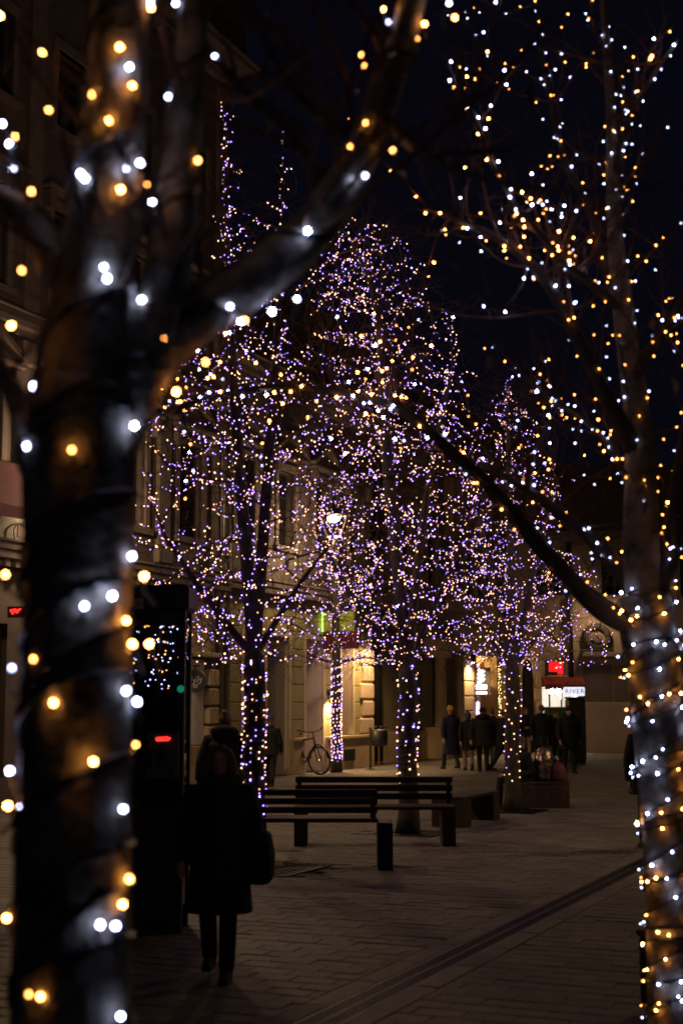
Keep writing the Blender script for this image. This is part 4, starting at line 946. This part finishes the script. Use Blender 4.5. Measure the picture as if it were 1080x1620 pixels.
# ------------------------------------------------------------------ trees with fairy lights
def ico(r, sub=1):
    b = bmesh.new(); bmesh.ops.create_icosphere(b, subdivisions=sub, radius=r); me = bpy.data.meshes.new('bulb'); b.to_mesh(me); b.free(); return me
def bulb_mesh(m):
    q = MB(); q.ell((0,0,.0), (1,1,1.25), 10, 7); q.add(*cap_piece()); me = q.mesh('bulb'); me.materials.append(m); return me
def cap_piece():
    n = 6; vs = [(.6*math.cos(2*math.pi*k/n), .6*math.sin(2*math.pi*k/n), z) for z in (-.9,-2.4) for k in range(n)]
    return vs, [(k, (k+1) % n, n+(k+1) % n, n+k) for k in range(n)]
bulbs_me = {}
for kname, mm in (('c', M_cool), ('w', M_warm)):
    q = MB(); q.ell((0,0,0), (1,1,1.2), 10, 7); vs, fs = cap_piece(); q.add(vs, fs, 1); me = q.mesh('bulb'); me.materials.append(mm); me.materials.append(M_cable); bulbs_me[kname] = me
OCT = ([(0,0,1),(1,0,0),(0,1,0),(-1,0,0),(0,-1,0),(0,0,-1)], [(0,1,2),(0,2,3),(0,3,4),(0,4,1),(5,2,1),(5,3,2),(5,4,3),(5,1,4)])
_b = bmesh.new(); bmesh.ops.create_icosphere(_b, subdivisions=1, radius=1.0)
ICO = ([tuple(v.co) for v in _b.verts], [tuple(v.index for v in f.verts) for f in _b.faces]); _b.free()
def colonize(root, att, step=.105, kill=.135, infl=1.6, up=.12, wob=.25, iters=90, seeds=None):
    nodes = [np.array(p, float) for p in root]; par = [-1]+list(range(len(root)-1))
    if seeds:
        for pi, pts in seeds:
            for p in pts: nodes.append(np.array(p, float)); par.append(pi); pi = len(nodes)-1
    A = att.copy(); best = np.full(len(A), 1e9); bi = np.zeros(len(A), int)
    for i, n in enumerate(nodes):
        d = np.linalg.norm(A-n, axis=1); m = d < best; best[m] = d[m]; bi[m] = i
    for it in range(iters):
        if len(A) == 0: break
        act = best < (infl if it > 12 else 9)
        if not act.any(): break
        new = []
        for i in np.unique(bi[act]):
            v = A[act & (bi == i)]-nodes[i]; v = v/np.linalg.norm(v, axis=1, keepdims=True); d = v.mean(0)+np.array([0,0,up])+rng.normal(0, wob, 3)
            d /= max(1e-6, np.linalg.norm(d)); p = nodes[i]+d*step; nodes.append(p); par.append(i); new.append(len(nodes)-1)
        for i in new:
            d = np.linalg.norm(A-nodes[i], axis=1); m = d < best; best[m] = d[m]; bi[m] = i
        keep = best > kill; A, best, bi = A[keep], best[keep], bi[keep]
    return np.array(nodes), np.array(par)
def chains_of(nodes, par, rtrunk, rtip=.0035, ex=2.2):
    n = len(nodes); ch = [[] for _ in range(n)]
    for i in range(1, n): ch[par[i]].append(i)
    r = np.zeros(n)
    for i in range(n-1, -1, -1): r[i] = rtip if not ch[i] else sum(r[c]**ex for c in ch[i])**(1/ex)
    r = rtip+(r-rtip)*max(.05, (rtrunk-rtip)/max(1e-6, r[0]-rtip))
    out = []; stack = [(0, None)]
    while stack:
        i, p = stack.pop(); c = [i] if p is None else [p, i]
        while ch[i]:
            o = sorted(ch[i], key=lambda k: -r[k]); [stack.append((k, i)) for k in o[1:]]; i = o[0]; c.append(i)
        out.append(c)
    return out, r
def smooth(pts, it=2):
    pts = [Vector(p) for p in pts]
    for _ in range(it): pts = [pts[0]]+[(pts[i-1]+pts[i]*2+pts[i+1])/4 for i in range(1, len(pts)-1)]+[pts[-1]]
    return pts
def catmull(pts, n=6):
    pts = [Vector(p) for p in pts]; P = [pts[0]*2-pts[1]]+pts+[pts[-1]*2-pts[-2]]; out = []
    for i in range(1, len(P)-2):
        a, b, c, d = P[i-1:i+3]
        for k in range(n):
            t = k/n; out.append(.5*((2*b)+(c-a)*t+(2*a-5*b+4*c-d)*t*t+(3*b-a-3*c+d)*t**3))
    return out+[pts[-1]]
def interp(vals, n):
    m = len(vals)-1; return [lerp(vals[min(m-1, int(t))], vals[min(m, int(t)+1)], t-min(m-1, int(t))) for t in [k*m/(n-1) for k in range(n)]]
def lights_along(pts, rads, spacing, out, off=.028, jit=.6, droop=.012):
    d = random.random()*spacing
    for a, b, r in zip(pts[:-1], pts[1:], rads):
        L_ = (b-a).length
        while d < L_:
            p = a.lerp(b, d/max(L_, 1e-9)); t = (b-a).normalized(); o = t.orthogonal().normalized(); o.rotate(Matrix.Rotation(random.uniform(0, 6.283), 3, t))
            out.append((p+o*(r+random.uniform(.2, 1.3)*off)+V(0,0,-random.random()*droop), random.random() < .5)); d += spacing*random.uniform(1-jit, 1+jit)
        d -= L_
def helix(axis, rads, pitch, spacing, out, wire=None, ph=0.0, off=.012, tilt=.0):
    """a cable wound round the trunk, bulbs along it"""
    z = 0.0; acc = 0.0; L_ = [0.0]
    for a, b in zip(axis[:-1], axis[1:]): L_.append(L_[-1]+(b-a).length)
    pts = []; s = 0.0; k = 0; th = ph
    while s < L_[-1]:
        while k < len(axis)-2 and s > L_[k+1]: k += 1
        u = (s-L_[k])/max(1e-9, L_[k+1]-L_[k]); c = axis[k].lerp(axis[k+1], u); r = lerp(rads[k], rads[k+1], u)+off*.4
        t = (axis[k+1]-axis[k]).normalized(); e1 = V(1,0,0); e1 = (e1-t*e1.dot(t)).normalized(); e2 = t.cross(e1)
        p = c+(e1*math.cos(th)+e2*math.sin(th))*r+t*tilt*math.cos(th+ph); pts.append(p)
        ds = 2*math.pi*r/18; acc += ds
        if acc > spacing: acc -= spacing*random.uniform(.75, 1.25); n_ = (p-c).normalized(); out.append((p+n_*off+V(0,0,random.uniform(-.02,.02)), random.random() < .5))
        th += math.pi/9; s += pitch/18*random.uniform(.6, 1.4)
    if wire is not None: wire.tube(pts, .0055, 4)
    return pts
def twig_spray(mb, base, d, L_, r, n=4):
    pts = [Vector(base)]; d = Vector(d).normalized()
    for k in range(n): d = (d+V(*rng.normal(0, .22, 3))+V(0,0,.05)).normalized(); pts.append(pts[-1]+d*L_/n)
    mb.tube(pts, [lerp(r, .0015, k/n) for k in range(n+1)], 3, cap=False); return pts
def string_thing(label, cool, warm, wire, rad, loc, individual=None, shape=ICO):
    t = thing('light_string', label, 'fairy lights', loc, 0, None); L0 = Vector(loc)
    if individual:
        for p, c, n in individual:
            o = bpy.data.objects.new('bulb', bulbs_me['c' if c else 'w']); col.objects.link(o); o.parent = t; o.location = p-L0; o.scale = (rad*n,)*3
            o.rotation_euler = (random.uniform(-1.2,1.2), random.uniform(-1.2,1.2), random.uniform(0,6))
    for nm, pts, m in (('cool_bulbs', cool, M_cool if individual else M_cool_far), ('warm_bulbs', warm, M_warm if individual else M_warm_far)):
        if not pts: continue
        ks = np.array([q[1] if isinstance(q, tuple) else 1.0 for q in pts]); pts = [q[0] if isinstance(q, tuple) else q for q in pts]
        vs = np.array(shape[0]); nv = len(vs); P = np.array([tuple(p-L0) for p in pts]); R_ = rad*rng.uniform(.62, 1.05, len(P))*rng.choice([1,1,1,1.35], len(P))*ks
        allv = (P[:,None,:]+vs[None]*R_[:,None,None]).reshape(-1, 3); f = np.array(shape[1]); allf = (f[None]+(np.arange(len(P))*nv)[:,None,None]).reshape(-1, 3)
        me = bpy.data.meshes.new(nm); me.from_pydata(allv.tolist(), [], allf.tolist()); tag(link(nm, me, m, t), kind='stuff')
    if wire and wire.v: 
        wire.v = [tuple(Vector(v)-L0) for v in wire.v]; tag(wire.build('cable', M_cable, t), kind='stuff')
    return t
def mid_tree(label, slabel, x, ybase, rtrunk, keys, natt, spacing, rad, fork_y, seed, hel, leader=None, hel_range=None, ymax=1.3):
    global rng; rng = np.random.default_rng(seed); random.seed(seed)
    b = ground(x, ybase); Y = b.y
    def wp(px, py, dy=0): return at(px, py, Y+dy)
    att = []
    for ks in keys:
        ks = sorted(ks, key=lambda k: -k[0]); ys = [k[0] for k in ks]
        area = [(k[2]-k[1]) for k in ks]
        n = int(natt*ks[0][3] if len(ks[0]) > 3 else natt); c = 0
        while c < n:
            y = rng.uniform(ys[-1], ys[0]); x0 = np.interp(-y, [-v for v in ys], [k[1] for k in ks]); x1 = np.interp(-y, [-v for v in ys], [k[2] for k in ks])
            w = x1-x0
            if rng.random() > (w/max(area))**.7+.12: continue
            u, v = rng.uniform(-1, 1, 2)
            q = u*u+v*v
            if q > 1: continue
            k = .80+.42*noise.noise((u*1.7+seed, v*1.7, y*.016))+.22*noise.noise((u*4+seed, v*4, y*.05))+.12
            hw = min(ymax, w/2/F*Y); p = wp((x0+x1)/2+u*w/2*k, y, v*hw*k)
            if rng.random() < .35*q: continue
            if noise.noise(p*1.7+V(seed, 0, 0)) < -.12 and rng.random() < .8: continue
            att.append(tuple(p)); c += 1
    att = np.array(att)
    ftop = wp(x, fork_y); root = [tuple(b.lerp(ftop, k/10)+V(.02*math.sin(k), .02*math.cos(k*1.3), 0)*(1 if k else 0)) for k in range(11)]
    seeds = []
    for ld in (leader or []): seeds.append((10, [tuple(p) for p in catmull([ftop]+[wp(px, py, dy) for px, py, dy in ld], 8)[1:]]))
    nodes, par = colonize(root, att, seeds=seeds)
    ch, r = chains_of(nodes, par, rtrunk)
    L0 = Vector((b.x, b.y, 0)); t = thing('tree', label, 'tree', L0, 0, None)
    twigs = MB(); out = []; wire = MB(); first = True
    for c in ch:
        pts = smooth([nodes[i] for i in c], 2); rr = [float(r[i]) for i in c]
        if len(c) > 1 and not first: rr[0] = rr[1]
        loc = [p-L0 for p in pts]
        if first:
            q = MB(); rr2 = [x_*(1+.35*math.exp(-k*.9)) for k, x_ in enumerate(rr)]; q.tube(loc, rr2, 12); q.build('trunk', M_bark_dark_unlit, t, True); first = False; trunk = (pts, rr)
            lights_along(pts[11:], rr[11:], spacing*.8, out)
            continue
        if len(pts) < 2: continue
        if rr[0] > .020: q = MB(); q.tube(loc, rr, 7); q.build('branch', M_bark_dark_unlit, t, True)
        else: twigs.tube(loc, rr, 4, cap=False)
        if len(pts) >= 4 or random.random() < .55: lights_along(pts, rr, spacing, out)
        d = pts[-1]-pts[-2]
        for _ in range(2): twig_spray(twigs, loc[-1], d.normalized()*1.2+V(*rng.normal(0,.5,3)), random.uniform(.25,.7), .0035)
    # bare drooping and side twigs
    for i in rng.choice(len(nodes)-11, min(260, len(nodes)-11), replace=False)+11:
        twig_spray(twigs, Vector(nodes[i])-L0, V(*rng.normal(0,1,3))*.8+V(0,0,-.1), random.uniform(.3,.8), .0035, 5)
    tag(twigs.build('twigs', M_twig, t), kind='stuff')
    nb = len(out); n_ = 11; pts, rr = trunk[0][:n_], trunk[1][:n_]
    if hel_range: pts, rr = [p for p in pts if hel_range[0] < p.z < hel_range[1]], [q for p, q in zip(pts, rr) if hel_range[0] < p.z < hel_range[1]]
    for ph, pitch, sp in hel: helix(pts, rr, pitch, sp, out, wire, ph)
    sc = [1.0 if i < nb else 1.35 for i in range(len(out))]
    cool = [(p, s) for (p, c), s in zip(out, sc) if c]; warm = [(p, s) for (p, c), s in zip(out, sc) if not c]
    string_thing(slabel, cool, warm, wire, rad, tuple(L0)); print(label[:30], 'nodes', len(nodes), 'bulbs', len(out)); return t
mid_tree('slim bare tree right behind the nearest woman, wound with lights', 'purple and warm lights wound round the slim tree beside the nearest woman', 402, 1374, .125,
    [[(1055,300,470),(1000,215,560),(900,192,585),(800,192,570),(700,205,540),(620,232,525),(560,280,510),(450,300,470),(380,325,420),(300,332,402),(200,340,382),(135,348,366)], [(430,405,465,.05),(300,430,470),(195,440,458)]],
    2000, .070, .0079, 1040, 21, [(0,.19,.115),(2.1,.21,.12),(4.2,.2,.12)], leader=[[(392,900,.0),(375,700,.1),(362,450,.15),(355,150,.1)], [(330,950,-.3),(270,860,-.4)], [(470,930,.3),(530,850,.3)], [(420,800,-.2),(440,500,-.1),(450,230,0)]], hel_range=(.25, 9))
mid_tree('bare tree in the middle behind the backed benches, wound with lights', 'dense purple and warm lights on the middle tree behind the benches', 645, 1318, .14,
    [[(1062,560,720),(980,490,770),(880,465,785),(760,462,790),(660,462,765),(560,458,735),(480,462,705),(400,480,672),(345,505,610)], [(700,655,750,.12),(620,690,735),(565,705,722)]],
    2800, .082, .0092, 1055, 33, [(0,.22,.15),(3.1,.24,.15)], leader=[[(630,900,0),(610,700,.1),(595,480,.1),(550,370,0)], [(560,950,-.3),(505,850,-.3)], [(700,930,.3),(745,820,.3)], [(665,850,-.2),(690,700,0),(716,580,0)]], hel_range=(.6, 9), ymax=1.5)
mid_tree('farthest bare tree beside the seated person, wound with small lights', 'small white and amber lights on the tree beside the seated person', 810, 1283, .13,
    [[(1065,735,880),(1010,685,940),(940,680,955),(880,710,935),(820,712,905),(760,715,885),(680,750,865),(595,790,812)], [(770,715,765,.08),(700,730,752),(685,736,745)]],
    2400, .084, .0088, 1060, 45, [(0,.26,.17),(3.1,.26,.19)], leader=[[(808,900,0),(805,750,.1),(800,600,0)], [(860,1000,.2),(905,1045,.2),(960,1050,.3)], [(740,960,-.2),(700,900,0)], [(765,860,-.2),(742,695,0)], [(850,880,0),(880,770,0),(915,762,0)]], hel_range=(.28, 9), ymax=1.6)
mid_tree('slim bare tree at the wall lamp wound tightly in lights', 'tight spiral of purple lights on the slim tree in front of the wall lamp', 532, 1222, .13,
    [[(1058,455,605),(1000,440,625),(940,445,625),(870,470,600),(800,490,580),(740,510,560)]],
    520, .12, .012, 1050, 57, [(0,.20,.10),(2.1,.22,.10),(4.2,.2,.11)], leader=[[(490,1035,-.3),(430,985,-.4)], [(575,1040,.2),(620,1050,.3)], [(530,900,0),(535,760,0)]], hel_range=(.1, 9), ymax=1.6)

# ---------------- near trees: limbs follow the real ones, twigs grow from them
def limb(px, rad, Y, n=6):
    pts = catmull([at(p[0], p[1], p[2] if len(p) > 2 else Y) for p in px], n); return pts, interp(rad, len(pts))
def near_tree(label, loc, limbs, subs, seed, pale=(0, 1), twr=.004):
    """limbs: list of (name, pts, rads); returns chains that carry lights"""
    global rng; rng = np.random.default_rng(seed); random.seed(seed)
    t = thing('tree', label, 'tree', loc, 0); L0 = Vector(loc); tw = MB(); sub_ch = []
    for k, (nm, pts, rr) in enumerate(limbs): q = MB(); q.tube([p-L0 for p in pts], rr, 16 if nm == 'trunk' else 10); q.build(nm, M_bark_pale_lit if k in pale else M_bark_dark_unlit, t, True)
    for li, cnt, lmin, lmax in subs:
        nm, pts, rr = limbs[li]
        for k in range(cnt):
            i = int(len(pts)*random.uniform(.15, 1.0)); i = max(1, min(len(pts)-2, i)); base = pts[i]; tdir = (pts[i+1]-pts[i]).normalized()
            d = (tdir*.6+V(*rng.normal(0,.75,3))+V(0,0,.35)).normalized(); L_ = random.uniform(lmin, lmax); r0 = min(rr[i]*.55, .004+.010*L_)
            c = [base]; n = 7
            for j in range(n): d = (d+V(*rng.normal(0,.16,3))+V(0,0,.06)).normalized(); c.append(c[-1]+d*L_/n)
            rads = [lerp(r0, twr*.7, j/n) for j in range(n+1)]; tw.tube([p-L0 for p in c], rads, 5, cap=False); sub_ch.append((c, rads))
            for j in range(2, n+1):
                if random.random() < .75:
                    d2 = (c[j]-c[j-1]).normalized()+V(*rng.normal(0,.7,3)); s2 = twig_spray(tw, c[j]-L0, d2, L_*random.uniform(.25,.6), twr*.75, 5)
                    if random.random() < .3: twig_spray(tw, s2[3], d2+V(*rng.normal(0,.6,3)), L_*.25, twr*.5, 4)
    tag(tw.build('twigs', M_twig, t), kind='stuff'); return t, sub_ch
def leaf(t, p, s):
    n = 5; q = MB(); vs, fs = [], []
    for k in range(n+1):
        u = k/n; w = math.sin(math.pi*min(1, u*.95+.03))*.3; vs += [(-w*s, .12*s*math.sin(u*3), -u*s), (0, .04*s-.1*s*u, -u*s), (w*s, .12*s*math.sin(u*3+.5), -u*s)]
    for k in range(n): fs += [(3*k, 3*k+1, 3*k+4, 3*k+3), (3*k+1, 3*k+2, 3*k+5, 3*k+4)]
    q.add(vs, fs); o = q.build('leaf', M_leaf, t, True); o.location = Vector(p)-t.location; o.rotation_euler = (random.uniform(-.4,.4), random.uniform(-.4,.4), random.uniform(0,6)); return o
# right tree, about eight metres away
YR = 8.0
RL = [('trunk', *limb([(1075,1700),(1066,1560),(1062,1400),(1046,1220),(1034,1080),(1024,990),(1020,940)], [.165,.15,.146,.142,.15,.165,.14], YR)),
      ('branch', *limb([(1020,965),(1013,880),(1013,800),(1010,700),(1000,600),(985,490),(973,380),(968,280),(966,180,8.1),(958,60,8.2),(950,-60,8.3)], [.115,.108,.10,.085,.072,.062,.05,.04,.032,.025,.02], YR)),
      ('branch', *limb([(1010,990),(955,968,7.95),(905,920,7.9),(850,860,7.85),(800,800,7.8),(757,752,7.75),(715,715,7.7),(675,678,7.65),(640,652,7.6),(590,632,7.55),(520,617,7.5),(440,612,7.4),(360,622,7.3),(290,640,7.2),(245,652,7.15)], [.08,.062,.054,.049,.044,.039,.035,.031,.027,.023,.020,.017,.014,.011,.008], YR)),
      ('branch', *limb([(1008,720),(975,660,7.9),(945,600,7.85),(915,540,7.8),(880,470,7.75),(840,420,7.7),(790,380,7.65),(730,352,7.6),(670,330,7.5)], [.06,.052,.046,.04,.035,.028,.022,.016,.008], YR)),
      ('branch', *limb([(1030,960),(1052,890),(1068,810),(1086,700),(1104,600),(1120,450)], [.09,.07,.062,.055,.048,.04], YR)),
      ('branch', *limb([(1008,940),(968,888,8.1),(933,850,8.15),(873,804,8.2),(835,775,8.2),(780,745,8.25),(730,737,8.3)], [.06,.05,.044,.034,.028,.018,.009], YR)),
      ('branch', *limb([(984,480),(960,430,8.1),(932,330,8.2),(892,250,8.25),(862,120,8.3),(850,20,8.35),(835,-60,8.4)], [.036,.03,.024,.02,.015,.011,.008], YR)),
      ('branch', *limb([(1002,600),(1040,530,7.9),(1075,480,7.8),(1110,420,7.7)], [.04,.03,.024,.018], YR)),
      ('branch', *limb([(968,290),(995,190,7.9),(1035,115,7.8),(1075,60,7.7)], [.026,.02,.014,.01], YR)),
      ('branch', *limb([(985,490),(935,450,7.8),(880,400,7.6),(800,300,7.5),(750,180,7.4),(720,60,7.3)], [.03,.026,.02,.015,.011,.007], YR)),
      ('branch', *limb([(1012,800),(985,740,8.2),(950,690,8.4),(900,650,8.5),(840,630,8.6)], [.035,.028,.02,.014,.008], YR))]
rt, rsub = near_tree('near lit tree at the right edge with forked trunk and a long limb', (at(1070,1112,YR).x, YR, 0), RL, [(1,34,.35,1.0),(2,34,.3,.9),(3,32,.3,.9),(4,12,.3,.8),(5,26,.3,.8),(6,16,.3,.8),(7,8,.3,.7),(8,10,.3,.7),(9,18,.3,.9),(10,22,.3,.7)], 71)
out = []; wire = MB()
hel = []
tp, trr = RL[0][1], RL[0][2]
for ph, pit_ in ((0.4,.26),(2.6,.31),(4.7,.28)): helix(tp, trr, pit_, .135, hel, wire, ph, off=.020, tilt=.04)
for i, (nm, pts, rr) in enumerate(RL[1:]): lights_along(pts[2:], rr[2:], (.085,.095,.10,.10,.09,.09,.12,.1,.12,.11)[i], out, off=.012)
for c, rr in rsub:
    if random.random() < .66: lights_along(c, rr, .13, out, off=.03)
allb = hel+out; random.shuffle(allb)
vis = [b for b in allb if abs(b[0].x/b[0].y) < .25]; oth = [b for b in allb if not abs(b[0].x/b[0].y) < .25]
ht = {id(b) for b in hel}; vis.sort(key=lambda b: (0 if id(b) in ht and b[0].y < YR else 1, b[0].y))
ind = [(b[0], b[1], random.uniform(.95, 1.25) if id(b) in ht else random.uniform(.85, 1.2)) for b in vis[:300]]; restb = vis[300:]+oth
print('right tree bulbs', len(allb))
string_thing('large cool and warm lights spread over the near tree at the right edge', [p for p, c in restb if c], [p for p, c in restb if not c], wire, .0044, tuple(rt.location), ind)
for px, py, s in ((770,565,.07),(895,748,.09),(880,735,.07),(1005,160,.07),(1030,505,.08),(530,365,.06),(855,560,.05),(1065,600,.09),(720,350,.08),(960,700,.08)): leaf(rt, at(px, py, 7.8), s)
# left tree, the thick blurred trunk in front
YL = 3.5
LT = [('trunk', *limb([(112,1760),(113,1620),(115,1400),(118,1200),(122,1000),(124,850),(126,700),(140,610)], [.155,.146,.142,.138,.134,.138,.146,.13], YL)),
      ('branch', *limb([(130,650),(140,540),(152,440),(166,320),(180,200),(188,80),(194,-80)], [.125,.112,.10,.092,.085,.078,.07], YL)),
      ('branch', *limb([(175,680),(225,570,3.55),(262,450,3.6),(278,330,3.62),(290,200,3.65),(302,80,3.7),(314,-80,3.75)], [.085,.078,.064,.055,.05,.045,.04], YL)),
      ('branch', *limb([(150,720),(205,600,3.55),(285,515,3.65),(370,462,3.75),(450,405,3.85),(520,330,3.95),(572,235,4.05),(612,130,4.15),(642,40,4.25),(670,-80,4.3)], [.10,.092,.084,.078,.072,.066,.058,.05,.045,.04], YL)),
      ('branch', *limb([(100,430),(60,365,3.55),(10,318,3.6),(-60,296,3.65)], [.06,.045,.035,.028], YL)),
      ('branch', *limb([(70,720),(38,655,3.4),(10,600,3.35),(-40,520,3.3)], [.06,.035,.025,.02], YL)),
      ('branch', *limb([(520,330,3.95),(500,270,4.0),(455,205,4.1),(400,160,4.2),(345,95,4.3),(300,40,4.35)], [.03,.022,.018,.015,.012,.009], YL)),
      ('branch', *limb([(572,235,4.05),(520,190,4.1),(470,150,4.2),(420,60,4.3),(380,-40,4.4)], [.024,.018,.014,.011,.009], YL)),
      ('branch', *limb([(600,180,4.1),(650,230,4.0),(720,270,3.95),(800,290,3.9)], [.022,.016,.011,.007], YL))]
lt, lsub = near_tree('thick blurred tree trunk close on the left, forking into heavy limbs', (at(112,1112,YL).x, YL, 0), LT, [(1,8,.3,.7),(2,10,.3,.8),(3,16,.4,1.0),(4,5,.2,.5),(5,4,.2,.4),(6,12,.3,.8),(7,12,.3,.8),(8,6,.2,.6)], 83, pale=(0,1,2,3,4,5), twr=.0042)
cool = [(205,106),(267,153),(278,5),(340,89),(4,196),(15,228),(20,268),(134,282),(198,267),(222,258),(241,319),(165,423),(170,441),(224,475),(364,485),(430,493),(470,473),(560,285),(577,278),(52,611),(43,706),(213,674),(178,943),(134,959),(19,1057),(200,1093),(217,1110),(16,1220),(34,1277),(195,1280),(159,1463),(183,1465),(191,1608),(614,35),(710,5),(239,2),(128,275),(209,880)]
warm = [(68,82),(190,75),(210,136),(147,149),(171,191),(78,174),(23,217),(50,303),(191,300),(232,291),(313,254),(35,428),(18,515),(290,470),(258,536),(239,12),(0,25),(387,507),(580,195),(621,238),(114,712),(279,620),(325,573),(9,909),(228,912),(200,982),(210,1019),(236,1019),(55,1043),(85,1112),(148,1205),(13,1275),(205,1391),(194,1431),(47,1573),(64,1577),(11,1453),(605,14),(573,87),(575,103),(719,28),(671,38)]
def place_near(px, py):
    """rest the bulb on the limb under it, else hang it just beside the nearest one"""
    best = None
    for nm, pts, rr in LT:
        for p, r in zip(pts, rr):
            d = at(px, py, p.y); dd = (d-p); dist = dd.length
            if best is None or dist-r < best[0]: best = (dist-r, p, r, dist)
    e, p, r, dist = best
    if e < .005:
        depth = math.sqrt(max(0, r*r-dist*dist)); return at(px, py, p.y-depth-.016)
    return at(px, py, p.y-.02)
ind = [(place_near(*p), True, random.uniform(.9, 1.15)) for p in cool]+[(place_near(*p), False, random.uniform(.9, 1.15)) for p in warm]
wire = MB(); dummy = []
hp = [p for p in LT[0][1]]; helix(hp, LT[0][2], .21, .30, dummy, wire, 1.0, off=.010, tilt=.05); helix(hp, LT[0][2], .34, .33, dummy, wire, 3.9, off=.010, tilt=-.06)
for k in (1, 2, 3): helix(LT[k][1], LT[k][2], .42, .4, dummy, wire, 1.3*k, off=.010, tilt=.03)
back = [b for b in dummy if b[0].y > YL+.06]
for p, c, n in ind: wire.tube([p+V(0,.004,-.006), p+V(random.uniform(-.02,.02),.022,-.035), p+V(random.uniform(-.05,.05),.03,-.07)], .004, 4)
string_thing('big blurred white and amber lights wound round the thick trunk on the left', [p for p, c in back if c], [p for p, c in back if not c], wire, .0054, tuple(lt.location), ind)
for px, py, s, Y in ((840,130,.085,4.6),(515,170,.05,4.2),(640,150,.04,4.3)): leaf(lt, at(px, py, Y), s)
# the street goes on behind the camera: one more lit tree of the row, seen only as a reflection in the kiosk

src = next(o for o in bpy.data.objects if o.get('label') == 'bare tree in the middle behind the backed benches, wound with lights')
c = src.copy(); col.objects.link(c); c.location = (-8.9, -25.0, 0); c.rotation_euler = (0, 0, 2.0); c.scale = (.62,.62,.62); c['label'] = 'lit bare tree seen only as a reflection in the kiosk glass'
for ch in list(src.children): k = ch.copy(); col.objects.link(k); k.parent = c
rng = np.random.default_rng(5); pts = []
while len(pts) < 130:
    u, w, h = rng.uniform(-1, 1), rng.uniform(-1, 1), rng.uniform(0, 1)
    if u*u+w*w < 1: r_ = 1.15*(1-h)**.6+.1; pts.append(V(-8.9+u*r_, -25+w*r_, 2.4+(h if rng.random() < .6 else round(h*7)/7+rng.uniform(-.02,.02))*3.6))
string_thing('small white and warm lights reflected in the dark kiosk glass', pts[::3]+pts[1::3], pts[2::3], None, .026, (-8.9, -25.0, 0), [(V(-8.9, -25, 6.1), True, 1.0)])
